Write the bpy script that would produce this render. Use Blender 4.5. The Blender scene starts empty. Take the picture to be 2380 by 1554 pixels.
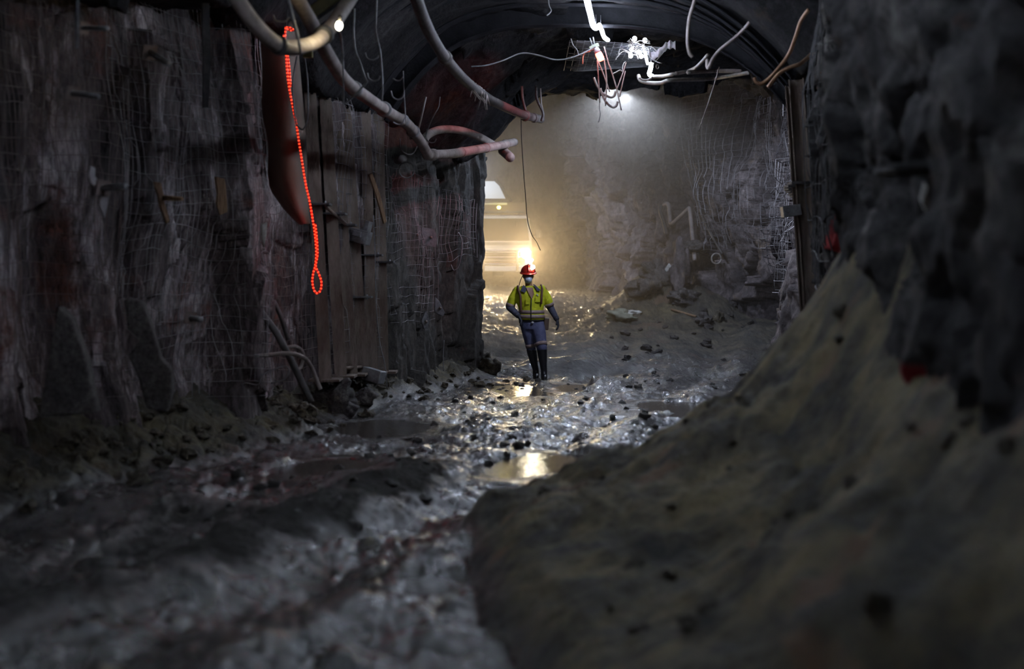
import bpy, math, random
import numpy as np
from mathutils import Vector, Matrix

random.seed(7)
rng = np.random.default_rng(11)
sc = bpy.context.scene
COL = sc.collection

# ------------------------------------------------------------------ camera, world, light levels
CAM_H = 1.6                      # eye height above the drive floor
FPX = 3305.0                     # focal length in pixels of the 2380 px wide frame (50 mm)
HOR = 645.0                      # pixel row of the horizon
cam = bpy.data.cameras.new('camera')
co = bpy.data.objects.new('camera', cam); COL.objects.link(co)
cam.sensor_width = 36.0; cam.lens = FPX / 2380 * 36
co.location = (0, 0, CAM_H); co.rotation_euler = (math.pi / 2, 0, 0)
cam.shift_y = -(777 - HOR) / 2380
cam.clip_start = 0.05; cam.clip_end = 200
cam.dof.use_dof = True; cam.dof.focus_distance = 22.0; cam.dof.aperture_fstop = 1.15
sc.camera = co
w = bpy.data.worlds.new('world'); sc.world = w; w.use_nodes = True
w.node_tree.nodes['Background'].inputs[0].default_value = (0.0, 0.0, 0.0, 1)
w.node_tree.nodes['Background'].inputs[1].default_value = 0.0
vs = sc.view_settings
vs.view_transform = 'Standard'; vs.look = 'None'; vs.gamma = 1.0; vs.use_curve_mapping = False
vs.exposure = 0.0
sc.cycles.use_denoising = True
sc.cycles.max_bounces = 5; sc.cycles.diffuse_bounces = 3; sc.cycles.glossy_bounces = 3
sc.cycles.transmission_bounces = 3; sc.cycles.volume_bounces = 0
sc.cycles.sample_clamp_indirect = 3.0; sc.cycles.sample_clamp_direct = 0.0
sc.cycles.caustics_reflective = False; sc.cycles.caustics_refractive = False

# light levels of the lamps of the place and the added fill lights (watts)
E_STRIP_NEAR = 9.0      # each point of the white strip overhead
E_STRIP_FAR = 130.0
E_BEYOND = 240.0         # unseen fill strip added beyond the low brow of rock
E_OVER = 50.0            # the strip carried on overhead
E_REAR = 34.0            # fill light added behind the photographer
E_HEAD = 300.0
E_ROPE = 0.22
E_BEACON = 80.0
E_BULB = 5.0
HAZE = 0.033

# ------------------------------------------------------------------ numpy noise
def _h(ix, iy, iz, seed):
    n = (ix.astype(np.int64) * 374761393 + iy.astype(np.int64) * 668265263 + iz.astype(np.int64) * 2147483647 + seed * 974634777)
    n = (n ^ (n >> 13)) * 1274126177
    n = n & 0xffffffff
    n = (n ^ (n >> 16)) * 2246822519 & 0xffffffff
    return ((n ^ (n >> 13)) & 0xffffff) / float(0xffffff)
def vnoise(x, y, z, seed=0):
    x, y, z = np.broadcast_arrays(np.asarray(x, float), np.asarray(y, float), np.asarray(z, float))
    ix, iy, iz = np.floor(x), np.floor(y), np.floor(z)
    fx, fy, fz = x - ix, y - iy, z - iz
    ux, uy, uz = [t * t * t * (t * (t * 6 - 15) + 10) for t in (fx, fy, fz)]
    r = 0
    for a in (0, 1):
        for b in (0, 1):
            for c in (0, 1):
                wgt = (ux if a else 1 - ux) * (uy if b else 1 - uy) * (uz if c else 1 - uz)
                r = r + wgt * _h(ix + a, iy + b, iz + c, seed)
    return r * 2 - 1
def fbm(x, y, z, o=5, seed=0, gain=0.5):
    r = 0; a = 1.0; t = 0; f = 1.0
    for i in range(o):
        r = r + a * vnoise(x * f + 17.3 * i, y * f + 5.1 * i, z * f - 9.7 * i, seed + i); t += a; a *= gain; f *= 2.03
    return r / t * 1.6
def ridge(x, y, z, o=4, seed=0):
    r = 0; a = 1.0; t = 0; f = 1.0
    for i in range(o):
        r = r + a * (1 - 2 * np.abs(vnoise(x * f + 3.3 * i, y * f, z * f, seed + i))); t += a; a *= 0.5; f *= 2.1
    return r / t
def cells(x, y, z, seed=0):
    """broken-block relief: random height and tilt per nearest feature point"""
    ix, iy, iz = np.floor(x), np.floor(y), np.floor(z)
    best = np.full(x.shape, 9e9); val = np.zeros(x.shape)
    for a in (-1, 0, 1):
        for b in (-1, 0, 1):
            for c in (-1, 0, 1):
                jx, jy, jz = ix + a, iy + b, iz + c
                px = jx + _h(jx, jy, jz, seed + 1); py = jy + _h(jx, jy, jz, seed + 2); pz = jz + _h(jx, jy, jz, seed + 3)
                d = (px - x) ** 2 + (py - y) ** 2 + (pz - z) ** 2
                tx = _h(jx, jy, jz, seed + 5) - .5; tz = _h(jx, jy, jz, seed + 6) - .5
                v = (_h(jx, jy, jz, seed + 4) * 2 - 1) + ((x - px) + (y - py)) * tx * 1.6 + (z - pz) * tz * 1.6
                m = d < best
                best = np.where(m, d, best); val = np.where(m, v, val)
    return val
def sstep(a, b, x):
    t = np.clip((x - a) / (b - a), 0, 1); return t * t * (3 - 2 * t)

# ------------------------------------------------------------------ pixel + depth -> point
def at(px, py, Y):
    return Vector(((px - 1190) / FPX * Y, Y, CAM_H - (py - HOR) / FPX * Y))

# ------------------------------------------------------------------ materials
def mat(name, base=(.5, .5, .5), rough=.7, metal=0.0, emis=None, estr=0.0, col2=None, scale=4.0, bump=0.0, bscale=30.0,
        spec=.5, col3=None, stretch=(1, 1, 1), rvar=0.0, detail=6, trans=0.0, coat=0.0):
    m = bpy.data.materials.new(name); m.use_nodes = True
    nt = m.node_tree; N = nt.nodes; L = nt.links
    b = N['Principled BSDF']
    b.inputs['Base Color'].default_value = (*base, 1); b.inputs['Roughness'].default_value = rough
    b.inputs['Metallic'].default_value = metal
    b.inputs['Specular IOR Level'].default_value = spec
    if trans: b.inputs['Transmission Weight'].default_value = trans
    if coat: b.inputs['Coat Weight'].default_value = coat; b.inputs['Coat Roughness'].default_value = .12
    if emis is not None:
        b.inputs['Emission Color'].default_value = (*emis, 1); b.inputs['Emission Strength'].default_value = estr
    if col2 is not None or bump or rvar:
        tc = N.new('ShaderNodeTexCoord'); mp = N.new('ShaderNodeMapping'); mp.inputs['Scale'].default_value = stretch
        L.new(tc.outputs['Object'], mp.inputs['Vector'])
    if col2 is not None or rvar:
        n = N.new('ShaderNodeTexNoise'); n.inputs['Scale'].default_value = scale; n.inputs['Detail'].default_value = detail
        n.inputs['Roughness'].default_value = .65
        L.new(mp.outputs['Vector'], n.inputs['Vector'])
    if col2 is not None:
        r = N.new('ShaderNodeValToRGB'); e = r.color_ramp.elements
        e[0].position = .36; e[0].color = (*base, 1); e[1].position = .62; e[1].color = (*col2, 1)
        if col3 is not None:
            k = e.new(.72); k.color = (*col3, 1)
        L.new(n.outputs['Fac'], r.inputs['Fac']); L.new(r.outputs['Color'], b.inputs['Base Color'])
    if rvar:
        mr = N.new('ShaderNodeMapRange'); mr.inputs['From Min'].default_value = .35; mr.inputs['From Max'].default_value = .65
        mr.inputs['To Min'].default_value = rough - rvar; mr.inputs['To Max'].default_value = rough + rvar
        L.new(n.outputs['Fac'], mr.inputs['Value']); L.new(mr.outputs['Result'], b.inputs['Roughness'])
    if bump:
        n2 = N.new('ShaderNodeTexNoise'); n2.inputs['Scale'].default_value = bscale; n2.inputs['Detail'].default_value = 5
        L.new(mp.outputs['Vector'], n2.inputs['Vector'])
        bp = N.new('ShaderNodeBump'); bp.inputs['Strength'].default_value = bump; bp.inputs['Distance'].default_value = .02
        L.new(n2.outputs['Fac'], bp.inputs['Height']); L.new(bp.outputs['Normal'], b.inputs['Normal'])
    return m

def rock_mat(name, a, b_, c, rust, rough=.72, sx=(1, 1, .35), bumpd=.05, spec=.4, marks=(), rustpos=(.60, .70), coarse=1.1):
    """mottled rock: three tones by large noise, ochre/rust stains, bump; marks = paint rings at places"""
    m = bpy.data.materials.new(name); m.use_nodes = True
    nt = m.node_tree; N = nt.nodes; L = nt.links; P = N['Principled BSDF']
    tc = N.new('ShaderNodeTexCoord'); mp = N.new('ShaderNodeMapping'); mp.inputs['Scale'].default_value = sx
    L.new(tc.outputs['Object'], mp.inputs['Vector'])
    n1 = N.new('ShaderNodeTexNoise'); n1.inputs['Scale'].default_value = coarse; n1.inputs['Detail'].default_value = 8; n1.inputs['Roughness'].default_value = .68
    n1.inputs['Distortion'].default_value = .6
    L.new(mp.outputs['Vector'], n1.inputs['Vector'])
    r = N.new('ShaderNodeValToRGB'); e = r.color_ramp.elements
    e[0].position = .34; e[0].color = (*a, 1); e[1].position = .52; e[1].color = (*b_, 1); k = e.new(.68); k.color = (*c, 1)
    L.new(n1.outputs['Fac'], r.inputs['Fac'])
    n2 = N.new('ShaderNodeTexNoise'); n2.inputs['Scale'].default_value = .9; n2.inputs['Detail'].default_value = 7; n2.inputs['Roughness'].default_value = .7
    L.new(tc.outputs['Object'], n2.inputs['Vector'])
    r2 = N.new('ShaderNodeMapRange'); r2.inputs['From Min'].default_value = rustpos[0]; r2.inputs['From Max'].default_value = rustpos[1]
    L.new(n2.outputs['Fac'], r2.inputs['Value'])
    mx = N.new('ShaderNodeMix'); mx.data_type = 'RGBA'
    L.new(r2.outputs['Result'], mx.inputs['Factor']); L.new(r.outputs['Color'], mx.inputs['A']); mx.inputs['B'].default_value = (*rust, 1)
    last = mx.outputs['Result']
    # fine speckle
    n4 = N.new('ShaderNodeTexNoise'); n4.inputs['Scale'].default_value = 14; n4.inputs['Detail'].default_value = 6; n4.inputs['Roughness'].default_value = .75
    L.new(mp.outputs['Vector'], n4.inputs['Vector'])
    m4 = N.new('ShaderNodeMapRange'); m4.inputs['From Min'].default_value = .35; m4.inputs['From Max'].default_value = .7
    m4.inputs['To Min'].default_value = .45; m4.inputs['To Max'].default_value = 1.7
    L.new(n4.outputs['Fac'], m4.inputs['Value'])
    mm = N.new('ShaderNodeMix'); mm.data_type = 'RGBA'; mm.blend_type = 'MULTIPLY'; mm.inputs['Factor'].default_value = 1
    L.new(last, mm.inputs['A']); L.new(m4.outputs['Result'], mm.inputs['B']); last = mm.outputs['Result']
    for (c0, rad, ring, tone) in marks:
        # a painted mark of its own shape: ellipsoid shell (ring) or blob, broken up by noise
        sub = N.new('ShaderNodeVectorMath'); sub.operation = 'SUBTRACT'; L.new(tc.outputs['Object'], sub.inputs[0]); sub.inputs[1].default_value = c0
        dv = N.new('ShaderNodeVectorMath'); dv.operation = 'DIVIDE'; L.new(sub.outputs[0], dv.inputs[0]); dv.inputs[1].default_value = rad
        ln = N.new('ShaderNodeVectorMath'); ln.operation = 'LENGTH'; L.new(dv.outputs[0], ln.inputs[0])
        ad = N.new('ShaderNodeMath'); ad.operation = 'MULTIPLY_ADD'; L.new(n4.outputs['Fac'], ad.inputs[0]); ad.inputs[1].default_value = .5; L.new(ln.outputs['Value'], ad.inputs[2])
        sb = N.new('ShaderNodeMath'); sb.operation = 'SUBTRACT'; L.new(ad.outputs[0], sb.inputs[0]); sb.inputs[1].default_value = 1.25 if ring else .25
        ab = N.new('ShaderNodeMath'); ab.operation = 'ABSOLUTE'; L.new(sb.outputs[0], ab.inputs[0])
        mr = N.new('ShaderNodeMapRange'); L.new(ab.outputs[0], mr.inputs['Value'])
        mr.inputs['From Min'].default_value = ring if ring else .7; mr.inputs['From Max'].default_value = (ring + .12) if ring else 1.0
        mr.inputs['To Min'].default_value = 1; mr.inputs['To Max'].default_value = 0
        mk = N.new('ShaderNodeMix'); mk.data_type = 'RGBA'; L.new(mr.outputs['Result'], mk.inputs['Factor'])
        L.new(last, mk.inputs['A']); mk.inputs['B'].default_value = (*tone, 1); last = mk.outputs['Result']
    L.new(last, P.inputs['Base Color'])
    P.inputs['Roughness'].default_value = rough; P.inputs['Specular IOR Level'].default_value = spec
    n3 = N.new('ShaderNodeTexNoise'); n3.inputs['Scale'].default_value = 9; n3.inputs['Detail'].default_value = 9; n3.inputs['Roughness'].default_value = .7
    L.new(mp.outputs['Vector'], n3.inputs['Vector'])
    bp = N.new('ShaderNodeBump'); bp.inputs['Strength'].default_value = .9; bp.inputs['Distance'].default_value = bumpd
    L.new(n3.outputs['Fac'], bp.inputs['Height']); L.new(bp.outputs['Normal'], P.inputs['Normal'])
    return m

M = {}
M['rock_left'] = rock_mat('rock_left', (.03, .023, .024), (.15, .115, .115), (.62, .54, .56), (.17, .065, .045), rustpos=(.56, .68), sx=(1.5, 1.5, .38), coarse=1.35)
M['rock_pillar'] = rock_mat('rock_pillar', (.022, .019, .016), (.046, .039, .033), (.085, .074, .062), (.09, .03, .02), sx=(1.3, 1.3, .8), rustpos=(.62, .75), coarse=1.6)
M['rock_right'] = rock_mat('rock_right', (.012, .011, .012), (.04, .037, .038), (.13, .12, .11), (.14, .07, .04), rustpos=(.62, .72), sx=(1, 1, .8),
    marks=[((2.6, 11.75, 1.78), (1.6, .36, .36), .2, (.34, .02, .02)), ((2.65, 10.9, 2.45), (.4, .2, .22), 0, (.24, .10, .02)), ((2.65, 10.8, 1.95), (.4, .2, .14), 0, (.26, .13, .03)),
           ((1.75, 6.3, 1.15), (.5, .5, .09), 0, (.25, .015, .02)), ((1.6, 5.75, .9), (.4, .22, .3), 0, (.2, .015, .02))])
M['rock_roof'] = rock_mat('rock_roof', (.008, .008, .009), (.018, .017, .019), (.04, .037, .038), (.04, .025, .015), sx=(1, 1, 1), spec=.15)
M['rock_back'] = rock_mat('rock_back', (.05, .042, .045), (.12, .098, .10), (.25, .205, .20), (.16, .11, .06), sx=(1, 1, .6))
M['rust'] = mat('rusted_steel', (.13, .088, .068), .6, .25, col2=(.25, .20, .17), scale=5, bump=.5, bscale=40, stretch=(1, 1, .3))
M['steel'] = mat('galvanised_steel', (.20, .20, .215), .5, .6, col2=(.36, .36, .38), scale=9, bump=.3)
M['darksteel'] = mat('dusty_dark_steel', (.05, .05, .055), .6, .3, col2=(.12, .115, .12), scale=5, bump=.4)
M['crown'] = mat('darkened_crown_steel', (.02, .02, .023), 1.0, 0, col2=(.034, .034, .038), scale=4, bump=.3, spec=0.0)  # colour taken near black so the beams sink into the roof's darkness
M['wire'] = mat('mesh_wire', (.17, .155, .16), .5, .5, col2=(.30, .28, .29), scale=3)
M['wire_rust'] = mat('rusty_mesh_wire', (.14, .09, .075), .55, .4, col2=(.25, .2, .19), scale=2)
M['pipe'] = mat('dusty_poly_pipe', (.16, .13, .12), .65, 0, col2=(.38, .32, .30), scale=3, bump=.3, bscale=25)
M['pipe_dark'] = mat('dark_poly_pipe', (.04, .035, .035), .6, 0, col2=(.10, .088, .085), scale=3, bump=.3, bscale=25)
M['hose'] = mat('pale_hose', (.25, .23, .22), .5, 0, col2=(.42, .37, .33), scale=6)
M['cable'] = mat('grey_cable', (.13, .125, .13), .55, 0, col2=(.26, .25, .26), scale=8)
M['black'] = mat('black_rubber', (.012, .012, .014), .5, 0, col2=(.03, .028, .028), scale=12)
M['wood'] = mat('split_timber', (.22, .13, .075), .8, 0, col2=(.42, .27, .16), scale=9, stretch=(6, 6, .6), bump=.6)
M['cloth_pale'] = mat('pale_rag', (.42, .40, .44), .85, 0, col2=(.62, .6, .62), scale=14, bump=.4)
M['rag_dirty'] = mat('dirty_bag', (.38, .36, .32), .8, 0, col2=(.7, .7, .68), scale=12, bump=.4)
M['lag'] = mat('brown_lagging', (.10, .062, .045), .6, .1, col2=(.16, .11, .08), scale=2.2, bump=.15, bscale=20, stretch=(1, 1, .4))
M['orange'] = mat('orange_tape', (.62, .32, .08), .5)
M['stone'] = rock_mat('loose_stone', (.05, .042, .03), (.12, .10, .07), (.24, .2, .14), (.16, .11, .03), rough=.6, sx=(2, 2, 2), bumpd=.03, rustpos=(.58, .68), coarse=2.5)
M['clod'] = mat('mud_clod', (.035, .032, .03), .45, 0, col2=(.085, .078, .072), scale=10, bump=.6)
M['boulder'] = rock_mat('boulder', (.07, .06, .06), (.13, .115, .11), (.2, .18, .17), (.14, .1, .05), sx=(2, 2, 2), coarse=2)

def floor_mat():
    m = bpy.data.materials.new('wet_mud'); m.use_nodes = True
    nt = m.node_tree; N = nt.nodes; L = nt.links; P = N['Principled BSDF']
    tc = N.new('ShaderNodeTexCoord')
    n1 = N.new('ShaderNodeTexNoise'); n1.inputs['Scale'].default_value = 1.3; n1.inputs['Detail'].default_value = 8; n1.inputs['Roughness'].default_value = .65
    L.new(tc.outputs['Object'], n1.inputs['Vector'])
    r = N.new('ShaderNodeValToRGB'); e = r.color_ramp.elements
    e[0].position = .32; e[0].color = (.032, .029, .028, 1); e[1].position = .68; e[1].color = (.13, .12, .115, 1)
    L.new(n1.outputs['Fac'], r.inputs['Fac'])
    # dry bank / rubble tone from an attribute baked with the ground's own shape (0 = churned wet mud, 1 = dry broken rock)
    at_ = N.new('ShaderNodeAttribute'); at_.attribute_name = 'dry'
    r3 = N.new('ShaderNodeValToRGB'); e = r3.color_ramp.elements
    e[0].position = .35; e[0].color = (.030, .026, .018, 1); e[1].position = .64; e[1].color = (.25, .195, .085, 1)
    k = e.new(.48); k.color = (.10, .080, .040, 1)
    n5 = N.new('ShaderNodeTexNoise'); n5.inputs['Scale'].default_value = 2.6; n5.inputs['Detail'].default_value = 7; n5.inputs['Roughness'].default_value = .65
    L.new(tc.outputs['Object'], n5.inputs['Vector']); L.new(n5.outputs['Fac'], r3.inputs['Fac'])
    n6 = N.new('ShaderNodeTexNoise'); n6.inputs['Scale'].default_value = 1.7; n6.inputs['Detail'].default_value = 5
    mp6 = N.new('ShaderNodeMapping'); mp6.inputs['Location'].default_value = (4.1, 2.2, 7.7)
    L.new(tc.outputs['Object'], mp6.inputs['Vector']); L.new(mp6.outputs['Vector'], n6.inputs['Vector'])
    m6 = N.new('ShaderNodeMapRange'); m6.inputs['From Min'].default_value = .60; m6.inputs['From Max'].default_value = .66
    L.new(n6.outputs['Fac'], m6.inputs['Value'])
    mo = N.new('ShaderNodeMix'); mo.data_type = 'RGBA'; L.new(m6.outputs['Result'], mo.inputs['Factor'])
    L.new(r3.outputs['Color'], mo.inputs['A']); mo.inputs['B'].default_value = (.19, .105, .045, 1)
    mx = N.new('ShaderNodeMix'); mx.data_type = 'RGBA'
    L.new(at_.outputs['Fac'], mx.inputs['Factor']); L.new(r.outputs['Color'], mx.inputs['A']); L.new(mo.outputs['Result'], mx.inputs['B'])
    so = N.new('ShaderNodeAttribute'); so.attribute_name = 'soil'      # dark spoil on rubble; on the mud ridge, painted shade of its side
    ms = N.new('ShaderNodeMix'); ms.data_type = 'RGBA'; L.new(so.outputs['Fac'], ms.inputs['Factor']); L.new(mx.outputs['Result'], ms.inputs['A']); ms.inputs['B'].default_value = (.030, .025, .019, 1)
    L.new(ms.outputs['Result'], P.inputs['Base Color'])
    n2 = N.new('ShaderNodeTexNoise'); n2.inputs['Scale'].default_value = 2.1; n2.inputs['Detail'].default_value = 6; n2.inputs['Roughness'].default_value = .7
    mp = N.new('ShaderNodeMapping'); mp.inputs['Location'].default_value = (9, 3, 1); L.new(tc.outputs['Object'], mp.inputs['Vector']); L.new(mp.outputs['Vector'], n2.inputs['Vector'])
    mr = N.new('ShaderNodeMapRange'); mr.inputs['From Min'].default_value = .4; mr.inputs['From Max'].default_value = .62
    mr.inputs['To Min'].default_value = .12; mr.inputs['To Max'].default_value = .36
    L.new(n2.outputs['Fac'], mr.inputs['Value'])
    mr2 = N.new('ShaderNodeMix'); mr2.data_type = 'FLOAT'; L.new(at_.outputs['Fac'], mr2.inputs['Factor'])
    L.new(mr.outputs['Result'], mr2.inputs['A']); mr2.inputs['B'].default_value = .75
    mr3 = N.new('ShaderNodeMix'); mr3.data_type = 'FLOAT'; L.new(so.outputs['Fac'], mr3.inputs['Factor'])
    L.new(mr2.outputs['Result'], mr3.inputs['A']); mr3.inputs['B'].default_value = .95
    L.new(mr3.outputs['Result'], P.inputs['Roughness'])
    P.inputs['Specular IOR Level'].default_value = .9
    n3 = N.new('ShaderNodeTexNoise'); n3.inputs['Scale'].default_value = 24; n3.inputs['Detail'].default_value = 7; n3.inputs['Roughness'].default_value = .68
    L.new(tc.outputs['Object'], n3.inputs['Vector'])
    bp = N.new('ShaderNodeBump'); bp.inputs['Strength'].default_value = 1.0; bp.inputs['Distance'].default_value = .05
    L.new(n3.outputs['Fac'], bp.inputs['Height']); L.new(bp.outputs['Normal'], P.inputs['Normal'])
    # film of water over the mud
    inv = N.new('ShaderNodeMath'); inv.operation = 'MULTIPLY_ADD'; L.new(at_.outputs['Fac'], inv.inputs[0]); inv.inputs[1].default_value = -.95; inv.inputs[2].default_value = 1.0
    inv2 = N.new('ShaderNodeMath'); inv2.operation = 'SUBTRACT'; L.new(inv.outputs[0], inv2.inputs[0]); L.new(so.outputs['Fac'], inv2.inputs[1]); inv2.use_clamp = True
    L.new(inv2.outputs[0], P.inputs['Coat Weight']); P.inputs['Coat Roughness'].default_value = .09; P.inputs['Coat IOR'].default_value = 1.6
    n7 = N.new('ShaderNodeTexNoise'); n7.inputs['Scale'].default_value = 52; n7.inputs['Detail'].default_value = 3; L.new(tc.outputs['Object'], n7.inputs['Vector'])
    b7 = N.new('ShaderNodeBump'); b7.inputs['Strength'].default_value = 1; b7.inputs['Distance'].default_value = .013
    L.new(n7.outputs['Fac'], b7.inputs['Height']); L.new(b7.outputs['Normal'], P.inputs['Coat Normal'])
    return m
M['floor'] = floor_mat()
M['water'] = mat('muddy_water', (.10, .088, .076), .10, 0, spec=.9, bump=.25, bscale=14)

# ------------------------------------------------------------------ object helpers
def link(o):
    COL.objects.link(o); return o
def tag(o, label=None, cat=None, group=None, kind=None):
    if label: o['label'] = label
    if cat: o['category'] = cat
    if group: o['group'] = group
    if kind: o['kind'] = kind
    return o
def thing(name, label, cat, loc=(0, 0, 0), group=None, rotz=0.0):
    o = link(bpy.data.objects.new(name, None)); o.empty_display_size = .1
    o.location = loc; o.rotation_euler = (0, 0, rotz)
    return tag(o, label, cat, group)

class MB:
    """collects shapes into one mesh"""
    def __init__(s): s.v = []; s.f = []; s.uv = {}
    def add(s, vs_, fs_):
        k = len(s.v); s.v += [Vector(p) for p in vs_]; s.f += [tuple(i + k for i in f) for f in fs_]; return k
    def box(s, c, d, R=None, taper=1.0):
        c = Vector(c); vs_ = []
        for z in (-1, 1):
            t = taper if z > 0 else 1.0
            for x, y in ((-1, -1), (1, -1), (1, 1), (-1, 1)):
                p = Vector((x * d[0] / 2 * t, y * d[1] / 2 * t, z * d[2] / 2))
                vs_.append(c + (R @ p if R else p))
        s.add(vs_, [(3, 2, 1, 0), (4, 5, 6, 7), (0, 1, 5, 4), (1, 2, 6, 5), (2, 3, 7, 6), (3, 0, 4, 7)]); return s
    def tube(s, pts, r, n=8, cap=True, uvlen=False):
        pts = [Vector(p) for p in pts]; k = len(pts)
        rs = r if isinstance(r, (list, tuple)) else [r] * k
        t0 = (pts[1] - pts[0]).normalized()
        u = t0.orthogonal().normalized(); base = len(s.v); L = 0
        for i, p in enumerate(pts):
            t = (pts[min(i + 1, k - 1)] - pts[max(i - 1, 0)])
            t = t.normalized() if t.length > 1e-9 else t0
            u = (u - t * u.dot(t)); u = u.normalized() if u.length > 1e-6 else t.orthogonal().normalized()
            v = t.cross(u)
            if i: L += (p - pts[i - 1]).length
            for j in range(n):
                a = 2 * math.pi * j / n
                s.uv[len(s.v)] = (j / n, L)
                s.v.append(p + (u * math.cos(a) + v * math.sin(a)) * rs[i])
        for i in range(k - 1):
            for j in range(n):
                a = base + i * n + j; b = base + i * n + (j + 1) % n
                s.f.append((a, b, b + n, a + n))
        if cap:
            s.f.append(tuple(base + j for j in reversed(range(n)))); s.f.append(tuple(base + (k - 1) * n + j for j in range(n)))
        return s
    def loft(s, rings, cap=True):
        """rings of (centre, rx, ry, [axis_u, axis_v]) ellipses"""
        base = len(s.v); n = 20
        for r_ in rings:
            c, rx, ry = Vector(r_[0]), r_[1], r_[2]
            u, v = (Vector(r_[3]), Vector(r_[4])) if len(r_) > 3 else (Vector((1, 0, 0)), Vector((0, 1, 0)))
            for j in range(n):
                a = 2 * math.pi * j / n
                s.v.append(c + u * (math.cos(a) * rx) + v * (math.sin(a) * ry))
        for i in range(len(rings) - 1):
            for j in range(n):
                a = base + i * n + j; b = base + i * n + (j + 1) % n
                s.f.append((a, b, b + n, a + n))
        if cap:
            s.f.append(tuple(base + j for j in reversed(range(n)))); s.f.append(tuple(base + (len(rings) - 1) * n + j for j in range(n)))
        return s
    def ball(s, c, r, nu=14, nv=9, half=False):
        c = Vector(c); r = r if isinstance(r, (tuple, list)) else (r, r, r); base = len(s.v)
        for i in range(nv + 1):
            th = (math.pi / (2 if half else 1)) * i / nv
            for j in range(nu):
                a = 2 * math.pi * j / nu
                s.v.append(c + Vector((r[0] * math.sin(th) * math.cos(a), r[1] * math.sin(th) * math.sin(a), r[2] * math.cos(th))))
        for i in range(nv):
            for j in range(nu):
                a = base + i * nu + j; b = base + i * nu + (j + 1) % nu
                s.f.append((a, a + nu, b + nu, b))
        return s
    def build(s, name, m, parent=None, origin=None, smooth=True, bevel=0.0):
        org = Vector(origin) if origin is not None else Vector((0, 0, 0))
        me = bpy.data.meshes.new(name)
        me.from_pydata([tuple(p - org) for p in s.v], [], s.f)
        if s.uv:
            ul = me.uv_layers.new(name='UVMap')
            for lp in me.loops:
                ul.data[lp.index].uv = s.uv.get(lp.vertex_index, (0, 0))
        me.materials.append(m)
        if smooth:
            me.polygons.foreach_set('use_smooth', [True] * len(me.polygons))
        o = link(bpy.data.objects.new(name, me))
        if parent is not None:
            o.parent = parent
        o.location = org if parent is None else (0, 0, 0)
        if bevel:
            b = o.modifiers.new('bevel', 'BEVEL'); b.width = bevel; b.segments = 2; b.limit_method = 'ANGLE'
        return o

def part(mb, name, m, par, smooth=True, bevel=0.0, label=None, world=True):
    """mesh in world coordinates becomes a child of an un-rotated thing"""
    org = par.location if world and par.parent is None else (par.parent.location if world and par.parent else Vector((0, 0, 0)))
    if par.type == 'MESH' and par.parent is None: org = par.location
    o = mb.build(name, m, None, org, smooth, bevel); o.location = (0, 0, 0); o.parent = par
    if label: o['label'] = label
    return o
def single(mb, name, m, label, cat, origin, group=None, smooth=True, bevel=0.0, kind=None):
    return tag(mb.build(name, m, None, origin, smooth, bevel), label, cat, group, kind)

def smooth_path(pts, n=8):
    """Catmull-Rom through 3-D points"""
    P = [Vector(p) for p in pts]; P = [P[0] * 2 - P[1]] + P + [P[-1] * 2 - P[-2]]; out = []
    for i in range(1, len(P) - 2):
        for k in range(n):
            t = k / n; a, b, c, d = P[i - 1], P[i], P[i + 1], P[i + 2]
            out.append(.5 * ((2 * b) + (c - a) * t + (2 * a - 5 * b + 4 * c - d) * t * t + (3 * b - a - 3 * c + d) * t ** 3))
    out.append(P[-2]); return out
def pxpath(pts, n=6):
    return smooth_path([at(*p) for p in pts], n)

def grid_mesh(name, X, Y, Z, m, attr=None, flip=False, soil=None):
    a, b = X.shape
    me = bpy.data.meshes.new(name)
    V = np.stack([X, Y, Z], -1).reshape(-1, 3).astype(np.float32)
    idx = np.arange(a * b).reshape(a, b)
    q = np.stack([idx[:-1, :-1], idx[1:, :-1], idx[1:, 1:], idx[:-1, 1:]], -1).reshape(-1, 4)
    if flip: q = q[:, ::-1]
    nq = len(q)
    me.vertices.add(len(V)); me.vertices.foreach_set('co', V.ravel())
    me.loops.add(nq * 4); me.loops.foreach_set('vertex_index', q.ravel().astype(np.int32))
    me.polygons.add(nq); me.polygons.foreach_set('loop_start', np.arange(0, nq * 4, 4, dtype=np.int32))
    me.polygons.foreach_set('use_smooth', np.ones(nq, bool))
    me.update(calc_edges=True)
    if attr is not None:
        at2 = me.attributes.new('dry', 'FLOAT', 'POINT'); at2.data.foreach_set('value', attr.astype(np.float32).ravel())
    if soil is not None:
        at3 = me.attributes.new('soil', 'FLOAT', 'POINT'); at3.data.foreach_set('value', soil.astype(np.float32).ravel())
    me.materials.append(m)
    return link(bpy.data.objects.new(name, me))

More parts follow.
